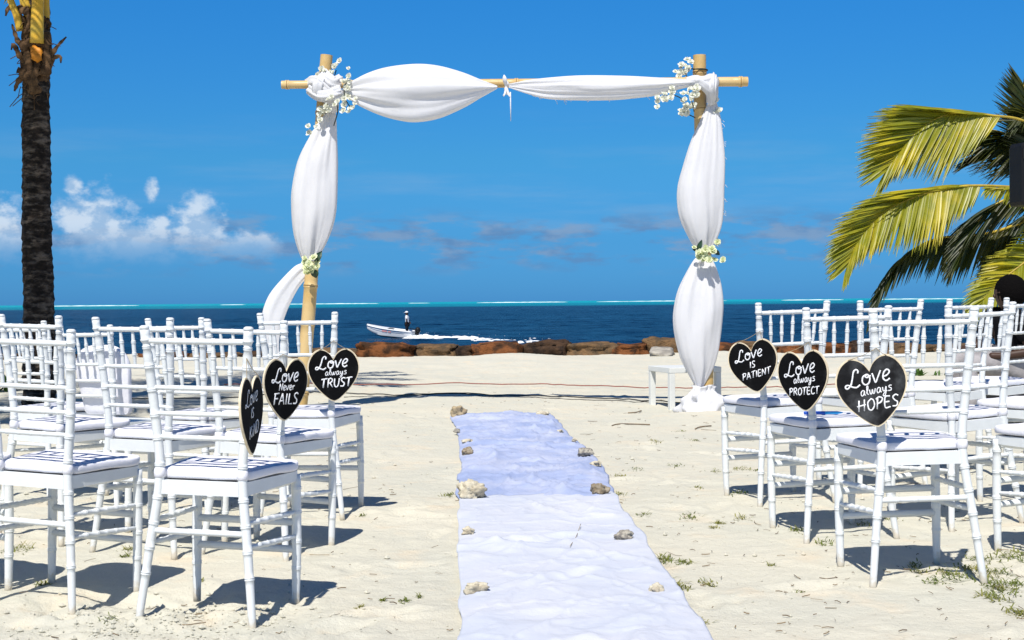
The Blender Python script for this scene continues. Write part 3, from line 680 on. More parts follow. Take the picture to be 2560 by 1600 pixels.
# ------------------------------------------------------------------ aisle runner
def runner(name, left, right, m, lift, seed, label, nu=46, nv=120, wr=1.0):
    Lp = catmull([gp(*p) for p in left], nv); Rp = catmull([gp(*p) for p in right], nv); vs = []; fs = []
    for j in range(nv):
        for i in range(nu):
            u = i/(nu-1); p = Lp[j].lerp(Rp[j], u)
            sv = j/(nv-1); p = p+Vector((0, .16*mn.noise(Vector((u*3.2, seed, 1)))+.05*mn.noise(Vector((u*9, seed, 2))), 0))*max(0, 1-(1-sv)*12)*1.0; p = p+Vector((.02*mn.noise(Vector((p.y*3.1, seed+(u > .5)*5, 7))), 0, 0))*(abs(u-.5)*2)**3; e = min(1, min(u, 1-u)*9+.15)*min(1, min(sv, 1-sv)*14+.05)
            def rid(a_, b_, q_, wd): return max(0, 1-abs(mn.noise(Vector((a_, b_, q_))))/wd)**2
            x_, y_ = p.x+.10*mn.noise(Vector((p.x*3, p.y*2, seed+20))), p.y+.15*mn.noise(Vector((p.x*2.5, p.y*1.7, seed+30)))
            h = .010*rid(x_*1.5+y_*.9+seed, y_*.5-x_*.8, seed, .16)+.007*rid(x_*3.2-y_*1.6, y_*1.1+x_*1.2, seed+4, .10)+.006*rid(x_*2+y_*3.5, y_*2-x_*1.5, seed+9, .09)+.004*rid(x_*7-y_*5, y_*6+x_*4, seed+14, .10)
            h = (h+.008*(mn.noise(Vector((p.x*1.8, p.y*1.1, seed+3)))+.5))*e
            vs.append([p.x, p.y, h*wr])
    zs = ground(np.array([v[0] for v in vs]), np.array([v[1] for v in vs]))
    # cloth bridges the small hollows
    zz = zs.reshape(nv, nu); sm = zz.copy()
    for _ in range(14): sm[1:-1, 1:-1] = np.maximum(zz[1:-1, 1:-1], (sm[:-2, 1:-1]+sm[2:, 1:-1]+sm[1:-1, :-2]+sm[1:-1, 2:])/4)
    for v, z in zip(vs, sm.ravel()): v[2] += z+lift
    for j in range(nv-1):
        for i in range(nu-1): a = j*nu+i; fs.append((a, a+1, a+nu+1, a+nu))
    mb = MB(); mb.add(vs, fs); o = mb.build(name, m)
    md = o.modifiers.new('thick', 'SOLIDIFY'); md.thickness = .002; md.offset = 1
    return tag(o, label, 'aisle runner', 'cloths laid along the aisle')
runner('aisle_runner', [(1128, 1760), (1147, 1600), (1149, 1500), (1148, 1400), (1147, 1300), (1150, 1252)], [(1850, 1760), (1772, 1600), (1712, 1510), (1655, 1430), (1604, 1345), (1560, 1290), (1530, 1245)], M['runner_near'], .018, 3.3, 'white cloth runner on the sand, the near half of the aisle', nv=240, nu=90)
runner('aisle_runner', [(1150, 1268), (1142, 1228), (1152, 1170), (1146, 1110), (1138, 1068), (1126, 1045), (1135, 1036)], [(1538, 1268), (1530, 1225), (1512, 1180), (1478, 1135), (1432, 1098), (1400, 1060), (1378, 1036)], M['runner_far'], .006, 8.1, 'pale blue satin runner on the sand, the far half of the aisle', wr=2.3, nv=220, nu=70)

# ------------------------------------------------------------------ stones holding the runner
ST = [(1145, 1046, 34, 30, 'stone_tan', 'pointed tan stone at the far left corner of the runner'), (1142, 1090, 15, 12, 'stone_grey', 'tiny dark stone on the left edge of the blue runner'), (1168, 1118, 26, 10, 'coral', 'small flat white coral piece on the left of the blue runner'),
      (1168, 1146, 28, 20, 'stone_brown', 'round grey brown stone on the left of the blue runner'), (1179, 1257, 66, 46, 'coral', 'largest knobbly white coral lump where the two runners meet'), (1170, 1347, 30, 22, 'coral', 'small crooked white coral on the left of the near runner'),
      (1189, 1494, 54, 34, 'coral', 'blocky beige stone nearest the camera on the left of the runner'), (1357, 1046, 30, 11, 'coral', 'flat white coral at the far right corner of the runner'), (1400, 1088, 14, 10, 'coral', 'tiny cream pebble on the far right runner edge'),
      (1436, 1114, 12, 9, 'coral', 'tiny white pebble above the dark stone on the right edge'), (1464, 1147, 36, 20, 'stone_grey', 'dark grey stone on the right edge of the blue runner'), (1490, 1176, 27, 14, 'coral', 'cream flat coral below the dark grey stone on the right'),
      (1499, 1256, 45, 34, 'stone_brown', 'brown pointed stone on the right where the runners meet'), (1560, 1366, 46, 24, 'stone_grey', 'speckled grey oblong stone on the right of the near runner'), (1642, 1499, 33, 28, 'coral', 'white coral piece nearest the camera on the right runner edge')]
for i, (px, py, w, h, mk, lab) in enumerate(ST):
    p = gp(px, py); s = p.y/FPX; rx = w*s/2; rz = max(h*s/2, rx*.4)
    me = rock_mesh('edge_stone', (rx, rx*.8, rz), 60+i*1.7, M[mk], .42 if mk == 'coral' else .30, 4, .15)
    o = bpy.data.objects.new('edge_stone', me); COL.objects.link(o); o.location = (p.x, p.y+rx*.5, gz(p.x, p.y)+.018+rz*.80); o.rotation_euler = (0, rnd.uniform(-.2, .2), rnd.uniform(0, 6))
    o.rotation_euler = (0, rnd.uniform(-.2, .2), rnd.uniform(-.5, .5))
    tag(o, lab, 'stone', 'stones weighing down the runner')

# ------------------------------------------------------------------ bamboo arch
YA = 12.4
arch = empty('bamboo_arch', (0, YA, 0))
def bamboo(name, a, b, r0, r1, joints, parent=arch):
    a = Vector(a)-Vector((0, YA, 0)); b = Vector(b)-Vector((0, YA, 0)); L = (b-a).length; st = sorted(set(np.linspace(0, 1, 30).tolist()+[min(1, max(0, j+d/L)) for j in joints for d in (-.02, -.012, -.005, 0, .005, .012, .02)]))
    pts = []; rad = []
    for t in st:
        pts.append(a.lerp(b, t)+Vector((.012*math.sin(t*5), 0, 0))*L*.3); r = r0+(r1-r0)*t
        for j in joints:
            e = abs(t-j)*L
            if e < .021: r += .006*(1 if .003 < e < .014 else -.3 if e <= .003 else 0)
        rad.append(r)
    mb = MB(); mb.tube(pts, rad, 20); o = mb.build(name, M['bamboo'], parent); autosmooth(o, 60)
    mb = MB()
    for j in joints: c = a.lerp(b, j)+Vector((.012*math.sin(j*5), 0, 0))*L*.3; d = (b-a).normalized(); mb.tube([c-d*.0035, c+d*.0035], [(r0+(r1-r0)*j)+.0035]*2, 20)
    mb.build('joint_ring', M['bamboo_node'], o)
    d = (b-a).normalized(); mb = MB(); e = b+Vector((.012*math.sin(5), 0, 0))*L*.3; mb.tube([e-d*.004, e+d*.002], [r1*.75]*2, 16); mb.build('hollow_end', M['bamboo_node'], o)
    return o
lb = gp(742, 1030); 
PL0 = Vector((at(742, 1030, YA).x, YA, -.25)); PL1 = at(820, 138, YA)
PR0 = Vector((at(1766, 1018, YA).x, YA, -.25)); PR1 = at(1752, 138, YA)
bamboo('post', PL0, PL1, .064, .055, (.12, .30, .40, .52, .63, .74, .85, .945))
bamboo('post', PR0, PR1, .062, .058, (.10, .27, .39, .52, .63, .74, .86, .955))
bamboo('cross_bar', at(704, 212, YA-.125), at(1873, 204, YA-.125), .036, .043, (.012, .14, .26, .38, .5, .62, .74, .87, .985))
mb = MB()      # lashing at the right post and thin white cord
for py, col in ((176, 0), ):
    c = at(1751, py, YA)-Vector((0, YA, 0)); mb.tube([c+Vector((math.cos(t)*.062, math.sin(t)*.062, .006*math.sin(t*.5))) for t in np.linspace(0, 6.4, 30)], .006, 6)
mb.build('wire_lashing', M['cable'], arch)
tag(arch, 'tall bamboo wedding arch of two posts and a cross bar', 'arch')

# ------------------------------------------------------------------ white drapes on the arch
def resample2(pts, n): return catmull([Vector((a, b, 0)) for a, b in pts], n)
def drape(name, A, B, tr, Y, ratio, pl, seed, label, n=70, seg=96, twist=.0, dy=0, amp=1.0, fray=0):
    """A, B the two edge lines of the hanging cloth as seen from the aisle; the cloth is a full gathered tube round its axis"""
    sc, ox, oy = tr
    La = resample2(A, n); Lb = resample2(B, n); vs = []; fs = []
    for i in range(n):
        s = i/(n-1)
        a = at(La[i].x/sc+ox, La[i].y/sc+oy, Y+dy*s); b = at(Lb[i].x/sc+ox, Lb[i].y/sc+oy, Y+dy*s)
        c = (a+b)/2; w = (b-a)/2; wl = max(w.length, .012); d = Vector((0, -1, 0))*wl*ratio
        pin = 1-math.sin(math.pi*s)**.7
        for k in range(seg):
            t = 2*math.pi*k/seg; tt = t+twist*s
            f = 0
            for q, (kk, am, ph, dr) in enumerate(pl):
                wv = math.sin(kk*tt+ph+dr*s+.8*mn.noise(Vector((s*3, q*2.3, seed))))
                f += am*(abs(wv)**.7*math.copysign(1, wv))*(.40+1.3*pin)
            f += .10*mn.noise(Vector((math.cos(t)*1.4+seed, math.sin(t)*1.4, s*4)))
            f *= amp*(.25+.75*abs(math.sin(t)))
            vs.append(c+w*math.cos(t)*(1+f*.6)+d*math.sin(t)*(1+f*1.35))
    for i in range(n-1):
        for k in range(seg): fs.append((i*seg+k, i*seg+(k+1) % seg, (i+1)*seg+(k+1) % seg, (i+1)*seg+k))
    mb = MB(); mb.add(vs, fs)
    if fray:
        for q in range(fray):
            i = rnd.randrange(4, n-4); p = Vector(vs[i*seg]); e = p
            pts = [p]
            for _ in range(4): e = e+Vector((rnd.uniform(.0, .012), rnd.uniform(-.01, .01), rnd.uniform(-.014, .006))); pts.append(e)
            mb.tube(pts, .0022, 4)
    o = mb.build(name, M['cloth']); tag(o, label, 'drape', 'white drapes on the arch'); return o
PLV = [(3, .15, .3, 2.2), (6, .07, 1.1, -2.0), (11, .04, 2.0, 3.0), (19, .018, .4, 0)]
PLH = [(3, .17, .8, 2.8), (6, .12, .1, -2.8), (11, .06, 1.4, 2.0), (19, .025, .2, 0)]
c3 = (2.52, 640, 100); c4 = (2.52, 1250, 100); c5 = (3.435, 1600, 620); c8 = (4.2, 620, 600)
drape('arch_drape', [(470, 425), (400, 510), (330, 620), (262, 760), (226, 930), (220, 1060), (230, 1200), (258, 1310), (292, 1395)], [(500, 425), (506, 520), (510, 640), (516, 800), (511, 1000), (495, 1130), (460, 1240), (420, 1320), (375, 1395)], c3, YA-.05, .62, PLV, 1.0, 'long white drape billowing down the upper left arch post')
drape('arch_drape', [(560, 245), (480, 285), (335, 430), (225, 570), (165, 710), (150, 810), (170, 960), (215, 1130), (250, 1330), (255, 1560), (280, 1760)], [(660, 345), (585, 430), (525, 510), (455, 640), (395, 780), (345, 940), (325, 1080), (330, 1230), (360, 1400), (400, 1580), (430, 1760)], c8, YA+.0, .30, [(4, .12, .3, 1), (7, .10, 1.4, -1), (11, .05, 0, 0)], 2.0, 'wind blown white drape tail hanging from the left flower tie', n=80)
drape('arch_drape', [(538, 318), (600, 262), (700, 205), (830, 165), (1000, 147), (1150, 160), (1300, 200), (1420, 250), (1520, 288)], [(538, 332), (640, 405), (780, 470), (900, 505), (1010, 517), (1150, 495), (1300, 430), (1420, 360), (1520, 306)], c3, YA-.20, .55, PLH, 3.0, 'full rounded white drape on the left half of the cross bar')
drape('arch_drape', [(55, 276), (200, 248), (400, 226), (560, 220), (800, 225), (1000, 235), (1160, 246), (1225, 250)], [(55, 300), (180, 340), (300, 370), (500, 380), (700, 378), (850, 365), (1000, 345), (1120, 312), (1225, 288)], c4, YA-.20, .7, PLH, 4.0, 'slim white drape on the right half of the cross bar', fray=14)
drape('arch_drape', [(1312, 390), (1262, 500), (1200, 640), (1150, 800), (1118, 920), (1114, 1020), (1130, 1120), (1172, 1220), (1238, 1330)], [(1358, 375), (1388, 490), (1405, 620), (1416, 760), (1413, 940), (1408, 1060), (1390, 1180), (1350, 1280), (1318, 1330)], c4, YA-.06, .6, PLV, 5.0, 'white drape billowing down the upper right arch post', fray=16)
drape('arch_drape', [(505, 60), (455, 110), (395, 210), (320, 370), (285, 540), (285, 680), (310, 830), (345, 950), (405, 1070), (492, 1215)], [(595, 60), (625, 110), (662, 200), (696, 330), (711, 480), (706, 620), (690, 770), (668, 900), (625, 1040), (530, 1215)], c5, YA-.06, .6, PLV, 6.0, 'white drape billowing between the right flower tie and the sand')

def knot(name, paths, label, seed):
    mb = MB()
    for q, (pts, r) in enumerate(paths):
        P = catmull(pts, 26); vs = []; n = len(P); seg = 28
        base = MB(); T0 = None
        pts2 = P; U = Vector((0, -1, 0))
        for i in range(n):
            T = (P[min(i+1, n-1)]-P[max(i-1, 0)]).normalized(); U = (U-T*U.dot(T)).normalized(); V = T.cross(U); s = i/(n-1)
            for k in range(seg):
                t = 2*math.pi*k/seg; f = 1+.16*math.sin(6*t+seed+q+3*s)+.10*math.sin(11*t+q)+.12*mn.noise(Vector((math.cos(t)*2, math.sin(t)*2+q, s*4+seed)))
                vs.append(P[i]+U*math.cos(t)*r*.62*f+V*math.sin(t)*r*f)
        fs = [(i*seg+k, i*seg+(k+1) % seg, (i+1)*seg+(k+1) % seg, (i+1)*seg+k) for i in range(n-1) for k in range(seg)]
        fs += [tuple(range(seg-1, -1, -1)), tuple((n-1)*seg+k for k in range(seg))]
        mb.add(vs, fs)
    return tag(mb.build(name, M['cloth']), label, 'drape', 'white drapes on the arch')
def a3(px, py, dy=0): return at(px/2.52+640, py/2.52+100, YA+dy)
def a4(px, py, dy=0): return at(px/2.52+1250, py/2.52+100, YA+dy)
def a5(px, py, dy=0): return at(px/3.435+1600, py/3.435+620, YA+dy)
knot('cloth_knot', [([a3(330, 285, -.10), a3(370, 265, -.19), a3(420, 300, -.20), a3(470, 340, -.20), a3(540, 325, -.20)], .055), ([a3(420, 215, -.10), a3(450, 240, -.18), a3(490, 270, -.20), a3(535, 255, -.12)], .05), ([a3(340, 300, -.16), a3(400, 345, -.21), a3(470, 345, -.22), a3(540, 330, -.2)], .05), ([a3(435, 220, -.12), a3(400, 270, -.22), a3(400, 340, -.2), a3(480, 380, -.16), a3(486, 450, -.08)], .045)], 'white cloth wrapped in a knot around the left crossing of the arch', 1)
knot('cloth_knot', [([a4(1180, 268, -.20), a4(1240, 255, -.2), a4(1290, 285, -.2), a4(1330, 330, -.17), a4(1335, 400, -.1)], .042), ([a4(1225, 262, -.2), a4(1290, 262, -.19), a4(1340, 250, -.17), a4(1338, 310, -.2), a4(1335, 390, -.1)], .045), ([a4(1340, 245, -.05), a4(1345, 238, -.14), a4(1342, 290, -.2), a4(1338, 380, -.1)], .04)], 'white cloth looped over the right crossing of the arch', 2)
def bow():
    mb = MB()
    c = at(1266, 216, YA-.21)
    mb.tube([c+Vector((math.cos(t)*.05, math.sin(t)*.06+.05, .0)) @ Matrix.Rotation(0, 3, 'X') if 0 else c+Vector((.012*math.sin(t*3), .07*(1-math.cos(t)), .055*math.sin(t))) for t in np.linspace(0, 6.28, 20)], .010, 8)
    mb.tube(catmull([c, at(1262, 200, YA-.24), at(1260, 187, YA-.24)], 8), [.012, .016, .018, .02, .022, .02, .014, .004], 8, flat=.4)
    mb.tube(catmull([c, at(1272, 236, YA-.24), at(1277, 243, YA-.24)], 8), [.010, .012, .012, .012, .014, .014, .012, .008], 8, flat=.4)
    mb.tube(catmull([c, at(1262, 234, YA-.25), at(1258, 240, YA-.25)], 8), .010, 8, flat=.4)
    mb.tube([at(1276, 230, YA-.24), at(1276.5, 265, YA-.24), at(1277, 303, YA-.24)], [.006, .006, .003], 6)
    tag(mb.build('ribbon_bow', M['cloth']), 'thin white ribbon tied round the middle of the cross bar', 'ribbon')
bow()
# gathered cloth lying at the foot of the right post
def puddle():
    mb = MB(); n = 26; seg = 72; vs = []
    c0 = at(1766, 1012, YA-.12); z0 = gz(c0.x, c0.y)
    prof = [(.085, .235), (.08, .20), (.11, .165), (.14, .13), (.16, .09), (.175, .05), (.18, .0), (.185, -.04)]
    P = catmull([Vector((r, 0, z)) for r, z in prof], n)
    for i, p in enumerate(P):
        for k in range(seg):
            t = 2*math.pi*k/seg; f = 1+.14*math.sin(3*t+i*.25+1)+.10*math.sin(7*t-i*.3)+.07*math.sin(12*t+i*.5)+.25*mn.noise(Vector((math.cos(t)*1.5, math.sin(t)*1.5, i*.12)))
            vs.append((c0.x-.02+math.cos(t)*p.x*f*1.18, c0.y+math.sin(t)*p.x*f*.8, z0+p.z*(1+.14*mn.noise(Vector((math.cos(t)*1.1+5, math.sin(t)*1.1, 2))))))
    fs = [(i*seg+k, i*seg+(k+1) % seg, (i+1)*seg+(k+1) % seg, (i+1)*seg+k) for i in range(n-1) for k in range(seg)]+[tuple(range(seg-1, -1, -1))]
    mb.add(vs, fs); tag(mb.build('gathered_cloth', M['cloth']), 'white cloth bunched on the sand at the foot of the right post', 'drape', 'white drapes on the arch')
puddle()

# flowers
def blossom_mesh(m, seed, r=.034):
    rr = random.Random(seed); mb = MB(); npet = 6
    for L, (num, tilt, sc) in enumerate(((7, .15, 1.0), (6, .7, .85), (5, 1.15, .6))):
        for k in range(num):
            a = 2*math.pi*k/num+L*.5+rr.uniform(-.2, .2); tl = tilt+rr.uniform(-.2, .2)
            d = Vector((math.cos(a)*math.cos(tl), math.sin(a)*math.cos(tl), math.sin(tl))); s = Vector((-math.sin(a), math.cos(a), 0)); up = d.cross(s)*-1
            ln = r*sc*rr.uniform(.8, 1.2); w = ln*.95; vs = []
            for i, (t, ww) in enumerate(((0, .25), (.35, .8), (.7, 1.0), (1.0, .55))):
                for j in (-1, 0, 1): vs.append(d*ln*t+s*(j*w*ww*.5)+up*(-.18*ln*t*t+abs(j)*.12*ln+rr.uniform(-.05, .05)*ln))
            mb.add(vs, [(i*3+j, i*3+j+1, i*3+j+4, i*3+j+3) for i in range(3) for j in range(2)])
    return mb.mesh('blossom', m)
BW = [blossom_mesh(M['petal'], s) for s in range(4)]; BG = [blossom_mesh(M['petal_green'], s+9, .037) for s in range(4)]
def cluster(name, pts, label, meshes, leaves=(), stems=(), per=3, spread=.04):
    c0 = pts[0]; root = empty(name, c0)
    for p in pts:
        for _ in range(per):
            o = bpy.data.objects.new('blossom', rnd.choice(meshes)); COL.objects.link(o); o.parent = root
            o.location = p-c0+Vector((rnd.gauss(0, spread), rnd.uniform(-.03, .02), rnd.gauss(0, spread))); o.rotation_euler = (R(60)+rnd.uniform(-.55, .55), rnd.uniform(-.5, .5), rnd.uniform(-.5, .5)); s = rnd.uniform(.6, 1.0); o.scale = (s, s, s)
    for a, b, w in leaves:
        a = a-c0; b = b-c0; d = (b-a); s = Vector((0, 0, 1)).cross(d); s = d.cross(Vector((0, 1, 0))).normalized(); vs = []
        for i in range(7):
            t = i/6; ww = w*math.sin(math.pi*min(1, t*.92+.06)); p = a+d*t+Vector((0, -.02*math.sin(t*3), 0))
            vs += [p-s*ww, p+Vector((0, .012, 0)), p+s*ww]
        mb = MB(); mb.add(vs, [(i*3+j, i*3+j+1, i*3+j+4, i*3+j+3) for i in range(6) for j in range(2)]); mb.build('leaf', M['leaf'], root)
    for st in stems:
        mb = MB(); mb.tube(catmull([q-c0 for q in st], 10), .005, 5); mb.build('stem', M['stem'], root)
    return tag(root, label, 'flowers', 'flower clusters on the arch')
cluster('flower_cluster', [a3(435, 180, -.12), a3(505, 178, -.1), a3(452, 205, -.13)], 'small white blossoms on top of the left arch crossing', BW, per=3, spread=.03, stems=[[a3(505, 190, -.09), a3(490, 240, -.1), a3(470, 300, -.1)]])
cluster('flower_cluster', [a3(460, 385, -.25), a3(510, 380, -.25), a3(400, 450, -.15), a3(435, 440, -.15), a3(580, 410, -.26), a3(600, 425, -.26), a3(575, 245, -.25), a3(540, 255, -.24), a3(570, 370, -.25)], 'white blossoms trailing below the left arch crossing', BW, per=4, spread=.035, stems=[[a3(590, 420, -.25), a3(555, 350, -.25), a3(570, 255, -.24)], [a3(505, 390, -.23), a3(515, 450, -.2), a3(490, 540, -.15)]])
cluster('flower_cluster', [a3(350, 548, -.08), a3(362, 560, -.08)], 'lone white blossom at the left of the upper left drape', BW, per=3, spread=.028)
cluster('flower_cluster', [a4(1150, 205, -.1), a4(1175, 160, -.08), a4(1160, 215, -.1), a4(1140, 190, -.1)], 'white blossom bunch above the right end of the cross bar', BW, per=4, spread=.03, stems=[[a4(1170, 180, -.08), a4(1215, 182, -.07), a4(1300, 190, -.07)], [a4(1165, 200, -.1), a4(1180, 250, -.15), a4(1190, 330, -.2)]])
cluster('flower_cluster', [a4(1190, 320, -.26), a4(1200, 350, -.26), a4(1160, 330, -.26), a4(1165, 415, -.15), a4(1165, 455, -.12), a4(1195, 460, -.12), a4(1035, 360, -.24), a4(1075, 350, -.24), a4(1010, 365, -.24)], 'white blossoms hanging left of the right arch post', BW, per=4, spread=.034, stems=[[a4(1030, 355, -.23), a4(1100, 350, -.25), a4(1150, 372, -.25)], [a4(1190, 340, -.24), a4(1215, 410, -.15), a4(1222, 450, -.1)], [a4(1165, 400, -.14), a4(1170, 455, -.12), a4(1230, 490, -.07)]])
cluster('flower_cluster', [a4(1360, 370, -.1), a4(1372, 450, -.1)], 'tiny white blossoms at the right edge of the right drape', BW, per=2, spread=.02)
cluster('flower_tie', [a3(330, 1400, -.24), a3(355, 1440, -.24), a3(325, 1450, -.24), a3(345, 1415, -.25), a3(320, 1420, -.2), a3(370, 1410, -.2)], 'cream green flower tie gathering the left drape', BG, leaves=[(a3(372, 1400, -.2), a3(415, 1330, -.18), .03), (a3(365, 1445, -.2), a3(380, 1500, -.18), .035)], per=3, spread=.022)
cluster('flower_tie', [a4(1250, 1340, -.24), a4(1290, 1350, -.25), a4(1330, 1335, -.24), a4(1270, 1360, -.25), a4(1310, 1325, -.24), a4(1345, 1355, -.22)], 'cream green flower tie gathering the right drape', BG, leaves=[(a4(1240, 1335, -.2), a4(1272, 1258, -.2), .022), (a4(1345, 1325, -.2), a4(1384, 1354, -.2), .022), (a4(1235, 1330, -.2), a4(1210, 1305, -.2), .015)], per=3, spread=.03)

# ------------------------------------------------------------------ small white table behind the arch's right drape
tb = empty('side_table', (0, 0, 0)); near = at(1679, 1031, 12.85)
t_near = Vector((near.x, near.y, near.z)); tb.location = t_near
wid, dep, hgt = .47, .46, .40; yaw = R(18)
tb.rotation_euler = (0, 0, yaw)
def tbx(name, c, h):
    mb = MB(); mb.box(c, h); o = mb.build(name, M['table_white'], tb, smooth=False); b = o.modifiers.new('bevel', 'BEVEL'); b.width = .004; b.segments = 2
for (lx, ly) in ((0, 0), (-.0, dep), (wid, 0), (wid, dep)): tbx('leg', (lx, ly, hgt/2-.03), (.027, .027, hgt/2-.005))
tb.rotation_euler = (0, 0, R(17))
tbx('tabletop', (wid/2, dep/2, hgt-.009), (wid/2+.029, dep/2+.029, .025))
tag(tb, 'low white side table standing behind the right drape foot', 'table')

# ------------------------------------------------------------------ ropes and cables on the sand
def line(name, pts, r, m, label, cat, n=60, lift=0):
    P = catmull([gp(*p) for p in pts], n); mb = MB(); Q = []
    for i, p in enumerate(P): Q.append((p.x, p.y+.03*mn.noise(Vector((p.x*1.3, 0, r*900))), gz(p.x, p.y)+r*.8+lift))
    mb.tube(Q, r, 6); return tag(mb.build(name, m), label, cat, 'ropes and cables across the sand')
line('rope', [(560, 968), (900, 970), (1250, 970), (1640, 971), (2100, 968), (2560, 962)], .006, M['red_rope'], 'thin faded red rope stretched across the sand', 'rope', 120, .03)
line('cable', [(300, 996), (700, 988), (950, 989), (1300, 992), (1640, 996), (1900, 1000), (2200, 996)], .0055, M['cable'], 'black cable running across the sand in front of the arch', 'cable', 120, .004)
line('cable', [(860, 996), (1100, 990), (1230, 994), (1420, 996), (1720, 1000)], .004, M['cable'], 'thin black cable beside the thicker one by the arch', 'cable', 80)

# ------------------------------------------------------------------ boat, boatman, wake
def boat():
    YB = 96.0; sc = YB/FPX
    c = at(978, 843, YB); root = empty('motor_boat', (c.x, YB, SEA+.10)); root.rotation_euler = (0, R(5), 0)
    root.rotation_euler = (Matrix.Rotation(R(-22), 3, 'Z') @ Matrix.Rotation(R(4.0), 3, 'Y')).to_euler()
    # local: bow towards -x, length 3.7
    L = 3.75; n = 22; seg = 13
    def sec(t):     # t 0 stern .. 1 bow
        w = .72*(1-max(0, (t-.35)/.65)**2.3)+.015; keel = -.10+.46*max(0, (t-.62)/.38)**2; top = .50+.20*t*t
        return w, keel, top
    def hp(a, w, k, tp):       # V floor, then steep flared topsides
        if a < .5: return w*.80*(a/.5)**.9, k+(tp-k)*.22*(a/.5)**1.6
        q = (a-.5)/.5; return w*(.80+.20*q**.8), k+(tp-k)*(.22+.78*q)
    def hull(off, inner):
        vs = []
        for i in range(n):
            t = i/(n-1); w, k, tp = sec(t); w = max(.012, w-off); k += off*1.2; x = L/2-t*L*(1+0)
            row = []
            for j in range(seg):
                u = j/(seg-1)     # gunwale port -> keel -> gunwale starboard
                a = abs(2*u-1); y = (2*u-1)
                yy, zz = hp(a, w, k, tp); yy = math.copysign(yy, y)
                row.append((x-(.0 if not inner else 0)-.10*max(0, t-.8)*5*a*.6, yy, zz))
            vs += row
        return vs
    mb = MB(); vo = hull(0, False); vi = hull(.07, True)
    f = [(i*seg+j, i*seg+j+1, (i+1)*seg+j+1, (i+1)*seg+j) for i in range(n-1) for j in range(seg-1)]
    mb.add(vo, f); mb.add(vi, [tuple(reversed(q)) for q in f])
    b = n*seg
    for i in range(n-1):
        for j in (0, seg-1): mb.f.append((i*seg+j, (i+1)*seg+j, b+(i+1)*seg+j, b+i*seg+j)); mb.m.append(0)
    mb.f.append(tuple(range(seg))); mb.m.append(0); mb.f.append(tuple(b+q for q in range(seg-1, -1, -1))); mb.m.append(0)
    o = mb.build('hull', M['boat_white'], root); autosmooth(o, 45)
    for y_ in (-1, 1):      # rub rail stripe and hull stripe
        mb = MB(); pts = []
        for i in range(n): w, k, tp = sec(i/(n-1)); pts.append((L/2-i/(n-1)*L-.3*max(0, i/(n-1)-.8), y_*(w+.012), tp-.05))
        mb.tube(pts, .028, 6); mb.build('rub_rail', M['boat_white'], root)
        mb = MB(); pts = []
        for i in range(3, n-2): w, k, tp = sec(i/(n-1)); a = .80; pts.append((L/2-i/(n-1)*L-.24*max(0, i/(n-1)-.8), y_*(hp(a, w, k, tp)[0]+.006), hp(a, w, k, tp)[1]))
        mb.tube(pts, .016, 6); mb.build('hull_stripe', M['boat_grey'], root)
    # foredeck and thwart
    mb = MB(); vs = []; rows = [i for i in range(n) if i/(n-1) > .52]
    for i in rows:
        w, k, tp = sec(i/(n-1)); x = L/2-i/(n-1)*L-.3*max(0, i/(n-1)-.8)
        vs += [(x, -w*.97, tp-.02), (x, 0, tp+.05), (x, w*.97, tp-.02)]
    mb.add(vs, [(q*3+j, q*3+j+1, q*3+j+4, q*3+j+3) for q in range(len(rows)-1) for j in range(2)]); mb.build('foredeck', M['boat_white'], root)
    mb = MB(); mb.box((.35, 0, .26), (.14, .60, .03)); mb.build('thwart', M['boat_white'], root, smooth=False)
    mb = MB(); mb.box((-.55, -.2, .53), (.30, .10, .03)); mb.build('hatch', M['boat_grey'], root, smooth=False)
    mb = MB()
    for q in range(7):      # worn reddish registration on the near side
        if q == 4: continue
        t = .60-q*.028; w, k, tp = sec(t); x = L/2-t*L; a = .88
        mb.box((x, -(hp(a, w, k, tp)[0]-.002), hp(a, w, k, tp)[1]-.07), (.032, .012, .05))
    mb.build('registration', M['boat_red'], root, smooth=False)
    # outboard
    e = MB(); e.tube([(L/2+.16, 0, -.35), (L/2+.16, 0, .2), (L/2+.14, 0, .42)], [.06, .07, .09], 10); e.box((L/2+.02, 0, .36), (.12, .12, .06)); e.build('outboard_leg', M['black_plastic'], root)
    e = MB(); e.tube([(L/2+.12, 0, .42), (L/2+.14, 0, .50), (L/2+.13, 0, .68), (L/2+.08, 0, .76)], [.13, .19, .18, .09], 12); e.build('outboard_cowl', M['black_plastic'], root)
    e = MB(); e.tube([(L/2+.05, 0, .55), (L/2-.25, .05, .62), (L/2-.55, .1, .66)], [.03, .025, .02], 8); e.build('tiller', M['black_plastic'], root)
    tag(root, 'small white motor boat heading left off the beach', 'boat')
    return root, L
broot, BL = boat()
def skinned(name, verts, edges, radii, m, parent=None, sub=2, mats=None):
    me = bpy.data.meshes.new(name); me.from_pydata([tuple(v) for v in verts], edges, []); o = bpy.data.objects.new(name, me); COL.objects.link(o)
    sk = o.modifiers.new('skin', 'SKIN'); sk.use_smooth_shade = True
    for i, v in enumerate(me.skin_vertices[0].data): r = radii[i]; v.radius = r if isinstance(r, tuple) else (r, r); v.use_root = i == 0
    ss = o.modifiers.new('sub', 'SUBSURF'); ss.levels = sub; ss.render_levels = sub
    bpy.context.view_layer.update()
    dg = bpy.context.evaluated_depsgraph_get(); nm = bpy.data.meshes.new_from_object(o.evaluated_get(dg)); nm.name = name
    bpy.data.objects.remove(o); nm.materials.clear(); nm.materials.append(m)
    o = bpy.data.objects.new(name, nm); COL.objects.link(o)
    if parent: o.parent = parent
    return o
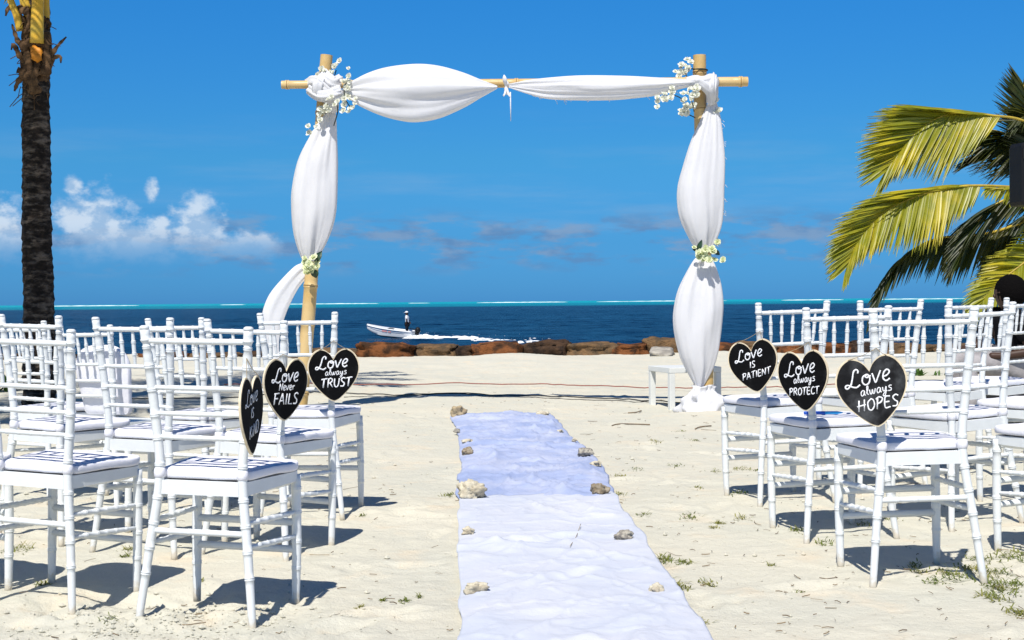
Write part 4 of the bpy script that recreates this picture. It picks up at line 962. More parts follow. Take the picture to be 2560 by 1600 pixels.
def ball(mb, c, r, seg=14, mi=0, squash=(1, 1, 1)):
    vs = []; fs = []; n = 9
    for i in range(n+1):
        a = math.pi*i/n
        for k in range(seg): t = 2*math.pi*k/seg; vs.append((c[0]+r*squash[0]*math.sin(a)*math.cos(t), c[1]+r*squash[1]*math.sin(a)*math.sin(t), c[2]+r*squash[2]*math.cos(a)))
    for i in range(n):
        for k in range(seg): fs.append((i*seg+k, (i+1)*seg+k, (i+1)*seg+(k+1) % seg, i*seg+(k+1) % seg))
    mb.add(vs, fs, mi)
# boatman: stands in the stern, facing left, one hand down at the tiller
pb = broot.matrix_basis @ Vector((BL/2-.62, -.02, .08))
man = empty('person', pb)
# facing -x ; joints
J = dict(pel=(0, 0, .90), waist=(0, 0, 1.06), chest=(-.02, 0, 1.28), neck=(-.02, 0, 1.46), head=(-.035, 0, 1.60), crown=(-.03, 0, 1.70),
         hl=(0, -.10, .86), kl=(-.02, -.12, .48), al=(.02, -.13, .08), tl=(-.15, -.13, .04), hr=(0, .10, .86), kr=(-.03, .12, .48), ar=(.0, .13, .08), tr=(-.16, .13, .04),
         sl=(-.01, -.19, 1.40), el=(.03, -.25, 1.13), wl=(-.02, -.24, .90), fl=(-.05, -.23, .80), sr=(-.01, .19, 1.40), er=(.06, .25, 1.15), wr=(.16, .22, .94), fr=(.20, .20, .86))
names = list(J); ix = {k: i for i, k in enumerate(names)}
ed = [('pel', 'waist'), ('waist', 'chest'), ('chest', 'neck'), ('neck', 'head'), ('head', 'crown'), ('pel', 'hl'), ('hl', 'kl'), ('kl', 'al'), ('al', 'tl'), ('pel', 'hr'), ('hr', 'kr'), ('kr', 'ar'), ('ar', 'tr'), ('chest', 'sl'), ('sl', 'el'), ('el', 'wl'), ('wl', 'fl'), ('chest', 'sr'), ('sr', 'er'), ('er', 'wr'), ('wr', 'fr')]
rad = dict(pel=.13, waist=.12, chest=.145, neck=.062, head=.112, crown=.092, hl=.095, kl=.062, al=.045, tl=.04, hr=.095, kr=.062, ar=.045, tr=.04, sl=.068, el=.045, wl=.032, fl=.038, sr=.068, er=.045, wr=.032, fr=.038)
skinned('body', [J[k] for k in names], [(ix[a], ix[b]) for a, b in ed], [rad[k] for k in names], M['skin'], man)
def sub_skin(name, keys, grow, m, parent, ed=ed, J=J, rad=rad, extra=None):
    kk = [k for k in keys]; i2 = {k: i for i, k in enumerate(kk)}
    JJ = dict(J); JJ.update(extra or {})
    return skinned(name, [JJ[k] for k in kk], [(i2[a], i2[b]) for a, b in ed if a in i2 and b in i2], [rad[k]+grow for k in kk], m, parent)
sub_skin('shirt', ['chest', 'waist', 'pel', 'sl', 'el', 'sr', 'er', 'neck'], .022, M['shirt_white'], man, extra=dict(el=(.02, -.235, 1.20), er=(.04, .235, 1.21), neck=(-.02, 0, 1.42)))
sub_skin('trousers', ['pel', 'hl', 'kl', 'al', 'hr', 'kr', 'ar'], .022, M['cloth_navy'], man)
mb = MB(); ball(mb, (-.03, 0, 1.68), .112, squash=(1.05, .92, .72)); mb.tube([(-.08, 0, 1.67), (-.16, 0, 1.66), (-.23, 0, 1.635)], [.085, .085, .05], 10, up=(0, 0, 1), flat=.18); mb.build('cap', M['shirt_white'], man)
mb = MB()
for y_ in (-1, 1): ball(mb, (-.035, y_*.098, 1.60), .022, 8, squash=(.8, .4, 1.2))
ball(mb, (-.14, 0, 1.59), .018, 8); mb.build('ears_and_nose', M['skin'], man)
mb = MB(); ball(mb, (.03, 0, 1.63), .088, squash=(.8, .95, .75)); mb.build('hair', M['hair'], man)
man.rotation_euler = (0, 0, R(-10))
tag(man, 'person in white cap, white shirt and dark trousers standing in the boat', 'person')
# wake
def wake():
    rr = random.Random(5); mb = MB(); pts = [(1035, 843), (1090, 848), (1150, 847), (1200, 852), (1250, 855), (1300, 854), (1345, 852)]
    P = catmull([gp(px, py, SEA) for px, py in pts], 60)
    for i, p in enumerate(P):
        t = i/59; k = int(6-3*t) if mn.noise(Vector((i*.35, 3.3, 0))) > -.28 else 1; wd = .25+1.7*t*t
        for _ in range(k):
            q = p+Vector((rr.uniform(-.8, .8), rr.gauss(0, wd), 0)); s = rr.uniform(.12, .42)*(1.15-.65*t); h = rr.uniform(.02, .15)*(1.25-.9*t)
            n = 9; vs = [(q.x, q.y, SEA+h+.06)]
            for ring, (f, z) in enumerate(((.5, .8), (1, .0))):
                for j in range(n): a = 2*math.pi*j/n; e = rr.uniform(.6, 1.3); vs.append((q.x+math.cos(a)*s*1.9*f*e, q.y+math.sin(a)*s*f*e*1.2, SEA+.05+h*z*rr.uniform(.6, 1.1)-(.12 if ring else 0)))
            fs = [(0, 1+j, 1+(j+1) % n) for j in range(n)]+[(1+j, 1+n+j, 1+n+(j+1) % n, 1+(j+1) % n) for j in range(n)]
            mb.add(vs, fs)
    for _ in range(60):      # spray flecks
        p = P[rr.randrange(60)]; q = p+Vector((rr.uniform(-1, 1), rr.gauss(0, 1), 0)); h = abs(rr.gauss(0, .16))+.05; s = rr.uniform(.012, .03)
        mb.add([(q.x-s, q.y, SEA+h), (q.x+s, q.y, SEA+h), (q.x, q.y+s, SEA+h+s), (q.x, q.y-s, SEA+h+s*1.3)], [(0, 1, 2), (0, 3, 1), (0, 2, 3), (1, 3, 2)])
    # side spray under the hull
    for side in range(14):
        p = gp(990+side*3.2, 844, SEA); q = p+Vector((0, rr.uniform(-.5, .1), 0)); h = rr.uniform(.02, .10); s = rr.uniform(.08, .2)
        n = 7; vs = [(q.x, q.y, SEA+h+.05)]+[(q.x+math.cos(2*math.pi*j/n)*s*1.8, q.y+math.sin(2*math.pi*j/n)*s, SEA-.03) for j in range(n)]; mb.add(vs, [(0, 1+j, 1+(j+1) % n) for j in range(n)])
    tag(mb.build('boat_wake', M['foam']), 'white foaming wake trailing right behind the boat', 'wake', None, 'stuff')
wake()

# ------------------------------------------------------------------ coconut palm on the left
def palm_trunk(mb, path, r0, r1, n=150, seg=30, seed=1):
    P = catmull(path, n); rad = []; rr = random.Random(seed); z = 0; ringz = []
    while z < 1: ringz.append(z); z += rr.uniform(.018, .034)
    vs = []
    for i, p in enumerate(P):
        t = i/(n-1)
        for k in range(seg):
            a = 2*math.pi*k/seg; tt = t+.010*math.sin(a+seed)+.006*mn.noise(Vector((math.cos(a)*1.5, math.sin(a)*1.5, t*30)))
            ph = 0
            for j in range(len(ringz)-1):
                if ringz[j] <= tt < ringz[j+1]: ph = (tt-ringz[j])/(ringz[j+1]-ringz[j]); break
            r = (r0+(r1-r0)*t)*(1+.085*(1-ph)**3-.035*(ph > .86)+.09*mn.noise(Vector((math.cos(a)*1.2, math.sin(a)*1.2, t*16+seed))))
            vs.append(p+Vector((math.cos(a)*r, math.sin(a)*r, 0)))
    mb.add(vs, [(i*seg+k, i*seg+(k+1) % seg, (i+1)*seg+(k+1) % seg, (i+1)*seg+k) for i in range(n-1) for k in range(seg)])
def frond(root, pts, faceN, ml, lmax, seed, mleaf, n=95, droop=.35, ang0=70, ang1=25, rbase=.03, start=.16, sides=(1, 1), name='frond', dirs=None):
    rr = random.Random(seed); c0 = Vector(pts[0]); P = catmull(pts, 60); F = empty(name, c0-root.location); F.parent = root
    mb = MB(); mb.tube([p-c0 for p in P], [rbase*(1-.88*i/59) for i in range(60)], 7); mb.build('rachis', M['rachis'], F)
    mb = MB(); Nn = Vector(faceN)
    for i in range(n):
        t = start+(1-start)*(i+rr.random()*.6)/n; k = min(58, int(t*59)); u = t*59-k; p = P[k].lerp(P[k+1], u); T = (P[k+1]-P[k]).normalized()
        Sd = T.cross(Nn).normalized(); U = Sd.cross(T).normalized()
        ang = R(ang0+(ang1-ang0)*t**1.2)
        L = lmax*(.55+.45*math.sin(math.pi*min(1, (t-start)/(1-start)*.80+.2)))*rr.uniform(.88, 1.08)
        for si, sg in enumerate((1, -1)):
            if rr.random() > sides[si]: continue
            d = (T*math.cos(ang)+Sd*sg*math.sin(ang)+U*rr.uniform(-.18, .25)).normalized()
            if dirs:
                tt = (t-start)/(1-start); tgt = Vector(dirs[si]).normalized(); k_ = .10+.45*tt*tt
                d = (tgt*(1-k_)+T*k_+Vector((rr.gauss(0, .03), rr.gauss(0, .10), rr.gauss(0, .03)))).normalized()
                L = (dirs[2+si]*(1-.62*tt**1.3))*rr.uniform(.86, 1.08)*(.35+.65*min(1, tt/.22)); d = (d+T*max(0, .25-tt)).normalized()
            q = p-c0; w = rr.uniform(.016, .023); vs = []; st = 6; dd = d.copy()
            wax = U.copy()
            if rr.random() < .5: wax = (U*.7+Sd*.6).normalized()
            for s in range(st+1):
                f = s/st; ww = w*(.55+.9*f if f < .35 else 1-(f-.35)/.65*.93)*.9
                sv = dd.cross(wax).normalized()
                vs += [q-sv*ww+wax*.004, q, q+sv*ww+wax*.004]
                q = q+dd*(L/st); dd = (dd+Vector((0, 0, -1))*droop*(.5+f)/st*rr.uniform(.7, 1.3)).normalized()
            mb.add(vs, [(s*3+j, s*3+j+1, s*3+j+4, s*3+j+3) for s in range(st) for j in range(2)])
    mb.build('leaflets', mleaf, F); return F
YP = 13.4
base = gp(98, 1012); YP = base.y
tp = [Vector((at(99, 1012, YP).x, YP, -.15)), at(98, 790, YP), at(92, 600, YP), at(91, 420, YP), at(90, 250, YP), at(92, 150, YP), at(93, 20, YP), at(95, -60, YP)]
palm = empty('coconut_palm', (tp[0].x, YP, 0)); off = -palm.location
mb = MB(); palm_trunk(mb, [p+off for p in tp], .158, .112, seed=2); mb.build('trunk', M['bark'], palm)
# old leaf bases, fibre and yellow petioles of the crown
cr = random.Random(12)
def strip(mbx, pts, w, thick=.01):
    P = catmull(pts, 14); mbx.tube(P, [w*(1-.75*(i/13)**1.5)*(1+.25*math.sin(i*2.1+w*90)) for i in range(14)], 8, flat=.35, up=(0, -1, 0))
def a_p(px, py, dy=0): return at(px, py, YP+dy)+off
for k, (pts, w) in enumerate((
    ([(100, 190, -.10), (118, 160, -.16), (140, 120, -.16), (166, 92, -.14)], .035), ([(108, 175, -.12), (128, 150, -.17), (150, 140, -.17), (152, 158, -.16)], .03), ([(80, 210, -.12), (60, 190, -.15), (45, 205, -.15), (36, 228, -.14)], .04),
    ([(75, 160, -.12), (50, 140, -.15), (34, 110, -.16), (28, 125, -.15)], .035), ([(70, 120, -.12), (48, 108, -.15), (36, 80, -.15), (30, 60, -.14)], .03), ([(60, 60, -.10), (40, 30, -.14), (22, 18, -.14), (14, 40, -.14)], .04),
    ([(50, 120, -.18), (80, 105, -.2), (110, 112, -.19), (128, 108, -.14)], .05), ([(62, 200, -.17), (70, 165, -.19), (66, 130, -.18), (58, 100, -.14)], .06), ([(112, 190, -.16), (116, 150, -.18), (110, 100, -.18), (104, 60, -.14)], .055),
    ([(90, 235, -.15), (82, 200, -.18), (90, 170, -.19), (100, 140, -.17)], .06), ([(44, 175, -.17), (60, 180, -.19), (90, 185, -.19), (112, 180, -.17)], .035), ([(100, 45, -.14), (120, 52, -.15), (124, 66, -.14), (116, 72, -.13)], .03), ([(40, 25, -.1), (70, 30, -.18), (72, 60, -.18), (60, 85, -.15)], .05))):
    mb = MB(); strip(mb, [a_p(*q) for q in pts], w); mb.build('leaf_sheath', M['fibre'], palm)
mb = MB(); vs = []; nb, sg = 46, 44        # matted fibre wrapped round the crown
for i in range(nb):
    t = i/(nb-1); c = a_p(88+4*math.sin(t*3), 232-t*240, 0); rr0 = .112+.030*math.sin(math.pi*min(1, t*1.25))
    for k in range(sg):
        a = 2*math.pi*k/sg; f = 1+.20*mn.noise(Vector((math.cos(a)*2.4, math.sin(a)*2.4, t*7)))+.12*mn.noise(Vector((math.cos(a)*7, math.sin(a)*7, t*9)))
        vs.append(c+Vector((math.cos(a)*rr0*f, math.sin(a)*rr0*f, .035*mn.noise(Vector((math.cos(a)*3, math.sin(a)*3, 9))))))
mb.add(vs, [(i*sg+k, i*sg+(k+1) % sg, (i+1)*sg+(k+1) % sg, (i+1)*sg+k) for i in range(nb-1) for k in range(sg)]); mb.build('fibre_mat', M['fibre'], palm)
for k, (pts, w) in enumerate((([(92, 108, -.21), (93, 60, -.23), (95, 0, -.22), (97, -120, -.2)], .062), ([(50, 78, -.12), (42, 40, -.14), (26, 0, -.14), (-6, -90, -.1)], .035), ([(74, 40, -.08), (64, 10, -.1), (54, -40, -.1), (40, -140, -.1)], .05), ([(112, 50, -.06), (112, 10, -.08), (114, -50, -.08), (130, -150, 0)], .045))):
    mb = MB(); P = catmull([a_p(*q) for q in pts], 16); mb.tube(P, [w*(1.1-.35*i/15) for i in range(16)], 10, flat=.6, up=(0, -1, 0)); mb.build('petiole', M['petiole'], palm)
mb = MB(); P = catmull([a_p(*q) for q in ((92, 156, -.19), (91, 140, -.235), (90, 118, -.22))], 10); mb.tube([p+Vector((.012*math.sin(i*2.3), 0, 0)) for i, p in enumerate(P)], [.012, .03, .052, .05, .062, .055, .06, .062, .06, .05], 7, flat=.45, up=(0, -1, 0)); mb.build('petiole_stub', M['orange'], palm)
mb = MB()
for _ in range(60):      # loose fibres
    q = Vector((cr.uniform(50, 125), cr.uniform(60, 250), 0)); p = a_p(q.x, q.y, -.16); d = Vector((cr.uniform(-1, 1), cr.uniform(-.3, .1), cr.uniform(-1, .3)))*.16
    mb.tube([p, p+d*.5+Vector((0, 0, .02)), p+d], .004, 4)
mb.build('fibres', M['fibre'], palm)
cc = at(94, -60, YP)
for k in range(15):
    a = 2*math.pi*k/15+.3; e = R(cr.uniform(55, 80)); L = cr.uniform(3.0, 3.7); h = Vector((math.cos(a), math.sin(a), 0)); p = cc.copy(); el_ = e; pts = [p.copy()]
    for s in range(7): p = p+(h*math.cos(el_)+Vector((0, 0, math.sin(el_))))*L/7; pts.append(p.copy()); el_ -= R(cr.uniform(13, 17))
    nrm = Vector((-h.x*.6, -h.y*.6, .8)); frond(palm, pts, nrm, None, .55, 200+k, M['frond'], 60, .35, 75, 30, .035)
tag(palm, 'tall coconut palm with dark ringed trunk at the left edge', 'palm tree')

# the palm beyond the left edge whose crown shades the sand behind the left chairs
p2 = empty('coconut_palm', (-5.55, 10.3, 0)); mb = MB(); palm_trunk(mb, [Vector((0, 0, -.15)), Vector((.05, 0, 2)), Vector((.15, .05, 4.4))], .16, .12, 90, 24, 9); mb.build('trunk', M['bark'], p2)
c2_ = Vector((-5.4, 10.35, 4.4))
for k in range(13):
    a = 2*math.pi*k/13; e = R(cr.uniform(18, 45)); L = cr.uniform(2.0, 2.4) if k else 2.3; h = Vector((math.cos(a), math.sin(a)*.75, 0)).normalized(); p = c2_.copy(); el_ = e if k else R(12); pts = [p.copy()]
    for q_ in range(7): p = p+(h*math.cos(el_)+Vector((0, 0, math.sin(el_))))*L/7; pts.append(p.copy()); el_ -= R(cr.uniform(9, 13)) if k else R(3)
    frond(p2, pts, Vector((-h.x*.4, -h.y*.4, .9)), None, .55 if k else .34, 400+k, M['frond'], 60, .35, 70, 28, .03)
tag(p2, 'coconut palm outside the left edge, only its shadow on the sand shows', 'palm tree')

# ------------------------------------------------------------------ low palm on the right
YR_ = 14.2
def aR(px, py, dy=0): return at(px/2.29+2030, py/2.29+120, YR_+dy)
rb = at(2660, 1000, YR_); rp = empty('low_palm', (rb.x+.05, YR_, 0)); crown = aR(1420, 820)
mb = MB(); palm_trunk(mb, [Vector((rb.x+.05, YR_, -.15))-rp.location, Vector((crown.x+.1, YR_, .9))-rp.location, crown-rp.location], .17, .14, 80, 24, 5); mb.build('trunk', M['bark'], rp)
FR = [  # rachis points, normal, leaflet length, material, count, droop, ang0, ang1, start, (upper dir, lower dir, upper length, lower length)
 ([(1420, 700, .2), (1250, 440, .1), (1010, 384, 0), (860, 372, 0), (740, 392, 0), (610, 472, 0), (510, 585, 0), (455, 660, 0), (440, 690, 0)], (0.1, -1, .15), .60, 'frond', 215, .09, 50, 14, .40, ((-1, -.1, .10), (-.34, -.12, -.94), .92, .90)),
 ([(1420, 830, .1), (1180, 800, 0), (940, 788, -.2), (800, 800, -.25), (650, 832, -.3), (450, 914, -.3), (340, 1010, -.3), (255, 1120, -.3), (210, 1240, -.3)], (.1, -1, .25), .58, 'frond', 210, .13, 54, 14, .36, ((-1, -.1, -.06), (-.12, -.12, -.98), .78, .74)),
 ([(1420, 900, .3), (1200, 1000, .2), (1010, 1060, .1), (850, 1075, 0), (700, 1095, -.1), (560, 1170, -.1), (450, 1290, -.1), (375, 1430, -.1), (350, 1560, -.1)], (.0, -1, .5), .50, 'frond_shaded', 110, .5, 70, 30, .2, ((-.75, -.1, -.6), (-.32, -.1, -.95), .42, .62)),
 ([(1420, 800, .3), (1330, 620, .3), (1265, 450, .3), (1225, 300, .3), (1210, 210, .3)], (-.2, -1, .0), .50, 'frond_shaded', 70, .06, 52, 22, .2, None),
 ([(1420, 800, .5), (1260, 570, .5), (1080, 480, .5), (940, 480, .5), (840, 540, .45)], (.0, -.6, .8), .48, 'frond_shaded', 110, .35, 62, 30, .2, ((-1, 0, -.05), (-.7, 0, -.7), .62, .68)),
 ([(1420, 820, .6), (1290, 650, .6), (1140, 590, .6), (1020, 600, .6), (930, 650, .6)], (.1, -.5, .8), .50, 'frond_shaded', 90, .30, 62, 25, .15, ((-1, 0, .05), (-.95, 0, -.30), .6, .75)),
 ([(1420, 850, .0), (1250, 840, -.1), (1100, 870, -.2), (980, 960, -.2), (890, 1090, -.2), (830, 1240, -.2)], (.0, -.8, .5), .55, 'frond_shaded', 100, .5, 66, 30, .12, ((-.9, 0, -.45), (-.62, 0, -.8), .70, .72)),
 ([(1420, 860, .2), (1300, 910, .2), (1190, 1010, .2), (1110, 1130, .2), (1050, 1270, .2)], (.0, -1, .3), .55, 'frond_shaded', 100, .5, 60, 28, .1, ((-.85, 0, -.5), (-.5, 0, -.85), .70, .70)),
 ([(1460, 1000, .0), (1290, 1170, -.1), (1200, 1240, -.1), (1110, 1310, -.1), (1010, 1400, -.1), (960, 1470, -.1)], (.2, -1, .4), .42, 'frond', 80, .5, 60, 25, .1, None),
 ([(1420, 830, .0), (1330, 780, -.2), (1200, 795, -.4), (1080, 805, -.4), (1000, 800, -.4)], (0, -1, .5), .34, 'frond', 40, .7, 70, 45, .2, ((-1, 0, -.1), (.1, 0, -1), .2, .32)),
 ([(1420, 760, .4), (1340, 520, .4), (1290, 400, .3), (1230, 390, .2), (1150, 420, .2)], (0, -.8, .6), .42, 'frond_shaded', 60, .4, 60, 30, .2, None),
 ([(1420, 820, .2), (1560, 500, .3), (1750, 350, .3), (1950, 400, .3)], (0, -1, .3), .6, 'frond', 70, .4, 60, 30, .2, None),
 ([(1420, 860, .2), (1620, 850, .4), (1800, 980, .4), (1950, 1200, .4)], (0, -1, .3), .6, 'frond', 70, .6, 60, 30, .2, None)]
for i, (pts, nn, L, mk, n, dr, a0, a1, stt, drs) in enumerate(FR):
    frond(rp, [aR(*q) for q in pts], nn, None, L, 300+i, M[mk], n, dr, a0, a1, .020, stt, dirs=drs)
tag(rp, 'low coconut palm spreading arching fronds from the right edge', 'palm tree')

# ------------------------------------------------------------------ loudspeaker on a stand at the right edge
YS = 12.6
s0 = at(2525, 362, YS); s1 = at(2530, 515, YS); hs_ = (s0.z-s1.z); wsp = .38
sp_ = empty('loudspeaker', (s0.x+wsp/2, YS, s1.z)); sp_.rotation_euler = (0, 0, R(12))
mb = MB(); 
vs = []
prof = [(-.5, -.42), (.5, -.42), (.5, .1), (.28, .5), (-.28, .5), (-.5, .1)]
for z, s in ((0, .93), (.03, 1), (hs_-.03, 1), (hs_, .94)): vs += [(x*wsp*s, y*.36*s, z) for x, y in prof]
fs = [(i*6+k, i*6+(k+1) % 6, (i+1)*6+(k+1) % 6, (i+1)*6+k) for i in range(3) for k in range(6)]+[tuple(range(5, -1, -1)), tuple(18+k for k in range(6))]
mb.add(vs, fs); mb.build('cabinet', M['black_plastic'], sp_, smooth=False)
mb = MB(); mb.tube([(.0, -.155, hs_*.33), (.0, -.172, hs_*.33)], [.155, .14], 28); mb.build('woofer_grille', M['grille'], sp_)
mb = MB(); mb.box((0, -.16, hs_*.80), (.13, .012, .05)); mb.build('horn', M['grille'], sp_, smooth=False)
for sx in (-1, 1):
    mb = MB(); mb.box((sx*.165, -.155, hs_*.82), (.012, .01, .045)); mb.build('port', M['grille'], sp_, smooth=False)
tag(sp_, 'black loudspeaker on a stand cut by the right edge', 'loudspeaker')
st = empty('speaker_stand', (sp_.location.x, YS, gz(sp_.location.x, YS)))
mb = MB(); mb.tube([(0, 0, .25), (0, 0, 1.2), (0, 0, s1.z-st.location.z)], [.022, .022, .017], 12); mb.build('pole', M['black_plastic'], st)
for k in range(3):
    a = 2*math.pi*k/3+.5; mb = MB(); mb.tube([(0, 0, .85), (math.cos(a)*.25, math.sin(a)*.25, .48), (math.cos(a)*.55, math.sin(a)*.55, .01)], .013, 8); mb.build('leg', M['black_plastic'], st)
    mb = MB(); mb.tube([(0, 0, .30), (math.cos(a)*.26, math.sin(a)*.26, .46)], .009, 8); mb.build('brace', M['black_plastic'], st)
tag(st, 'black tripod stand under the loudspeaker', 'speaker stand')

# ------------------------------------------------------------------ seated person at the right edge
YQ = 10.4
hd = at(2520, 728, YQ); seat = hd+Vector((.10, .05, -.62)); gq = gz(seat.x, YQ)
pz = empty('person', (seat.x, seat.y, gq)); H0 = seat.z-gq    # seat height
def rel(x, y, z): return (x, y, z)
hx = hd.x-seat.x; hy = hd.y-seat.y; hz = hd.z-gq
JP = dict(pel=(0, 0, H0+.06), waist=(-.01, .0, H0+.20), chest=(-.06, -.01, H0+.37), neck=(hx*.8, hy*.9, hz-.15), head=(hx, hy, hz-.02), crown=(hx, hy, hz+.06),
          hl=(-.06, -.12, H0+.05), kl=(-.46, -.20, H0+.10), al=(-.42, -.20, .09), tl=(-.57, -.22, .04), hr=(-.06, .12, H0+.05), kr=(-.45, .18, H0+.10), ar=(-.38, .20, .09), tr=(-.53, .22, .04),
          sl=(-.07, -.20, H0+.42), el=(.0, -.27, H0+.17), wl=(-.22, -.24, H0+.14), fl=(-.31, -.22, H0+.14), sr=(-.13, .19, H0+.42), er=(-.22, .26, H0+.20), wr=(-.38, .20, H0+.17), fr=(-.46, .17, H0+.17))
names = list(JP); ix = {k: i for i, k in enumerate(names)}
rp_ = dict(rad); rp_.update(pel=.15, waist=.135, chest=.15, neck=.07, head=.122, crown=.108, el=.042, wl=.027, fl=.032, er=.042, wr=.027, fr=.032)
skinned('body', [JP[k] for k in names], [(ix[a], ix[b]) for a, b in ed], [rp_[k] for k in names], M['skin'], pz)
sub_skin('shirt', ['chest', 'waist', 'pel', 'sl', 'el', 'sr', 'er', 'neck'], .024, M['cloth_black'], pz, J=JP, rad=rp_, extra=dict(neck=(hx*.7, hy*.8, hz-.20), el=(-.02, -.26, H0+.24), er=(-.2, .25, H0+.27)))
sub_skin('trousers', ['pel', 'hl', 'kl', 'al', 'hr', 'kr', 'ar'], .022, M['cloth_grey'], pz, J=JP, rad=rp_)
mb = MB(); ball(mb, (hx+.020, hy-.006, hz-.002), .122, 20, squash=(1.0, .92, 1.08)); ball(mb, (hx+.035, hy, hz-.045), .082, 16, squash=(.9, .9, 1.0)); mb.build('hair', M['hair'], pz)
mb = MB(); ball(mb, (hx-.096, hy+.01, hz-.035), .016, 8); ball(mb, (hx-.005, hy-.092, hz-.035), .020, 8, squash=(.8, .5, 1.3)); mb.build('ear_and_nose', M['skin'], pz)
for side, y_ in (('l', -.21), ('r', .21)):
    mb = MB(); ball(mb, (JP['t'+side][0]+.07, y_, .055), .06, squash=(2.1, .85, .8)); mb.build('shoe', M['cloth_black'], pz)
tag(pz, 'person with black hair in black clothing sitting behind the right chairs', 'person')
cs = empty('equipment_case', (seat.x+.05, seat.y+.0, gq))
mb = MB(); mb.box((0, 0, (H0-.10)/2), (.24, .27, (H0-.10)/2)); o = mb.build('case_body', M['black_plastic'], cs, smooth=False); bv = o.modifiers.new('bevel', 'BEVEL'); bv.width = .015; bv.segments = 2
mb = MB(); mb.box((0, 0, H0-.14), (.246, .276, .010)); mb.build('lid_trim', M['grille'], cs, smooth=False)
tag(cs, 'black equipment case under the seated person', 'case')

# ------------------------------------------------------------------ weeds, grass, twigs
def weed(px, py, hpx, nl, label, seed, m='weed'):
    rr = random.Random(seed); p = gp(px, py); s = p.y/FPX; root = empty('weed_plant', (p.x, p.y, gz(p.x, p.y))); Hh = hpx*s
    for k in range(nl):
        a = rr.uniform(0, 6.28); e = rr.uniform(.35, 1.3); L = Hh*rr.uniform(.6, 1.15); d = Vector((math.cos(a)*math.cos(e), math.sin(a)*math.cos(e), math.sin(e))); sd = Vector((-math.sin(a), math.cos(a), 0)); vs = []; q = Vector((rr.gauss(0, Hh*.35), rr.gauss(0, Hh*.3), -.01))
        for i in range(6):
            f = i/5; w = L*.15*math.sin(math.pi*min(1, f*.9+.1)); vs += [q-sd*w, q-Vector((0, 0, w*.2)), q+sd*w]; q = q+d*L/5; d = (d+Vector((0, 0, -.16))).normalized()
        mb = MB(); mb.add(vs, [(i*3+j, i*3+j+1, i*3+j+4, i*3+j+3) for i in range(5) for j in range(2)]); mb.build('leaf', M[m], root)
    tag(root, label, 'weed', 'weeds growing in the sand')
weed(2295, 938, 26, 26, 'bright green leafy weed in the sand behind the hopes chair', 1)
weed(2345, 938, 18, 12, 'smaller green weed right of the leafy one', 2)
weed(-2, 975, 55, 26, 'yellow green plant at the left edge beside the palm', 3)
GT = [(1660, 1405, 30, 1), (1712, 1412, 20, .7), (1660, 1460, 40, .9), (1700, 1473, 34, .8), (1770, 1462, 18, .6), (1550, 1192, 20, .5), (1690, 1165, 22, .5), (1640, 1108, 16, .5), (1742, 1103, 16, .5), (1548, 1245, 14, .6), (1730, 1305, 26, .6), (1800, 1318, 14, .6), (1785, 1330, 10, .4), (1120, 1240, 22, .7), (1610, 1300, 16, .4),
      (2380, 1450, 44, 1), (2480, 1440, 46, 1.1), (2500, 1475, 46, 1.2), (2420, 1430, 36, .9), (2450, 1405, 40, .8), (2520, 1400, 40, .9), (2560, 1395, 30, .9), (2330, 1460, 26, .6), (2545, 1540, 30, .9), (2480, 1500, 36, .9), (2540, 1470, 30, .7), (2300, 1435, 20, .5), (1995, 1338, 22, .6), (2060, 1365, 22, .6), (1850, 1250, 26, .7), (1845, 1175, 24, .6), (1890, 1180, 18, .5), (2150, 1320, 24, .6), (2290, 1420, 18, .5), (1795, 1318, 12, .4), (2220, 1310, 24, .7), (1858, 1310, 22, .4),
      (45, 1370, 34, .9), (110, 1445, 16, .7), (320, 1370, 16, .6), (310, 1385, 14, .6), (270, 1538, 16, .4), (300, 1245, 14, .5), (500, 1440, 8, .4), (1010, 1490, 16, .4), (955, 1488, 8, .3), (900, 1510, 8, .3), (1045, 1480, 8, .3), (880, 1120, 12, .3), (905, 1290, 10, .3), (1745, 1235, 14, .3), (1590, 1175, 24, .3), (1900, 1130, 20, .4), (1550, 1520, 8, .3), (1760, 1560, 14, .35), (2000, 1480, 14, .3), (1930, 1420, 10, .3), (1790, 1180, 18, .4), (1860, 1100, 14, .4), (1700, 1080, 16, .35)]
rr = random.Random(31); mb = MB()
for px, py, w, d in GT:
    p0 = gp(px, py); s = p0.y/FPX; nb = int(20+w*2.2*d)
    for _ in range(nb):
        x = p0.x+rr.gauss(0, w*.5*s); y = p0.y+rr.gauss(0, w*.9*s)
        a = rr.uniform(0, 6.28); e = rr.uniform(.1, .9); L = rr.uniform(.012, .042)*(.6+.6*d); dd = Vector((math.cos(a)*math.cos(e), math.sin(a)*math.cos(e), math.sin(e))); sd = Vector((-math.sin(a), math.cos(a), 0)); q = Vector((x, y, gz(x, y)-.002 if False else 0)); wd = rr.uniform(.0012, .0026)
        mb.add([q-sd*wd, q+sd*wd, q+dd*L*.55+sd*wd*.9, q+dd*L*.55-sd*wd*.9, q+dd*L+Vector((0, 0, -L*.22))], [(0, 1, 2, 3), (3, 2, 4)])
V = np.array(mb.v); rootz = ground(V[::5, 0].copy(), V[::5, 1].copy()); V[:, 2] += np.repeat(rootz, 5)-.001; mb.v = [tuple(q) for q in V]
tag(mb.build('sand_grass', M['grass']), 'sparse yellow green grass tufts growing through the sand', 'grass', None, 'stuff')
mb = MB(); V0 = []
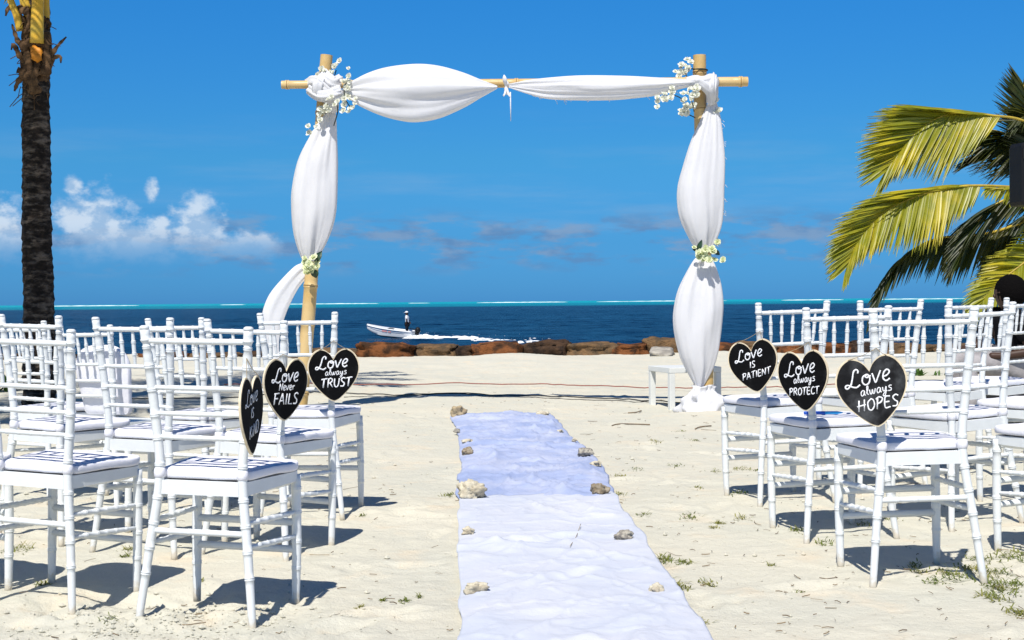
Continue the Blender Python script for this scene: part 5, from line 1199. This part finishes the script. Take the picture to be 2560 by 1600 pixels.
for _ in range(900):
    y = 3.7+rr.random()**1.5*11; x = rr.uniform(-.40, .40)*y
    if rr.random() < .35: x = abs(x)
    L = rr.uniform(.008, .035) if rr.random() < .93 else rr.uniform(.05, .14); a = rr.uniform(0, 6.28); r = rr.uniform(.0007, .0018)
    z = None; pts = [Vector((x+math.cos(a)*L*f+rr.uniform(-.1, .1)*L, y+math.sin(a)*L*f+rr.uniform(-.1, .1)*L, r+.002+rr.uniform(0, .006))) for f in (-.5, 0, .5)]
    b = len(mb.v); mb.tube(pts, r, 4, caps=False); V0 += [(x, y)]*(len(mb.v)-b)
V0 = np.array(V0); zz = ground(V0[:, 0].copy(), V0[:, 1].copy()); mb.v = [(v[0], v[1], v[2]+z) for v, z in zip(mb.v, zz)]
tag(mb.build('sand_debris', M['twig']), 'bits of dry twig and seaweed scattered over the sand', 'debris', None, 'stuff')
# crumbs of sand
mb = MB(); V0 = []
for _ in range(1500):
    if rr.random() < .55: x, y = rr.gauss(-1.12, .26), rr.gauss(4.28, .17)
    else: y = 3.7+rr.random()**1.4*7; x = rr.uniform(-.38, .38)*y
    s = rr.uniform(.0015, .006) if rr.random() < .9 else rr.uniform(.006, .014); b = len(mb.v); c = Vector((x, y, s*.4))
    pts = [c+Vector(q)*s*rr.uniform(.7, 1.3) for q in ((1, 0, 0), (-1, 0, 0), (0, 1, 0), (0, -1, 0), (0, 0, .9), (0, 0, -.9))]
    mb.add(pts, [(0, 2, 4), (2, 1, 4), (1, 3, 4), (3, 0, 4), (2, 0, 5), (1, 2, 5), (3, 1, 5), (0, 3, 5)]); V0 += [(x, y)]*6
V0 = np.array(V0); zz = ground(V0[:, 0].copy(), V0[:, 1].copy()); mb.v = [(v[0], v[1], v[2]+z) for v, z in zip(mb.v, zz)]
tag(mb.build('sand_crumbs', M['sand'], smooth=False), 'clods and crumbs of pale sand', 'sand', None, 'stuff')
for i, (pts, lab) in enumerate((([(1530, 1061), (1545, 1058), (1575, 1057), (1625, 1056)], 'thin twig lying on the sand right of the runner'), ([(1738, 1075), (1752, 1068), (1778, 1065)], 'bent dark twig on the sand in front of the arch foot'), ([(1570, 1030), (1590, 1027), (1603, 1016)], 'small angled twig left of the white table'), ([(1425, 1385), (1440, 1360), (1452, 1332)], 'straw lying on the near runner'))):
    P = [gp(*q) for q in pts]; mb = MB(); mb.tube(catmull([Vector((p.x, p.y, gz(p.x, p.y)+.008+(.026 if i == 3 else 0))) for p in P], 10), [.005 if i != 3 else .0013]*10, 5); tag(mb.build('twig', M['twig'] if i != 3 else M['twine']), lab, 'twig', 'twigs on the sand')
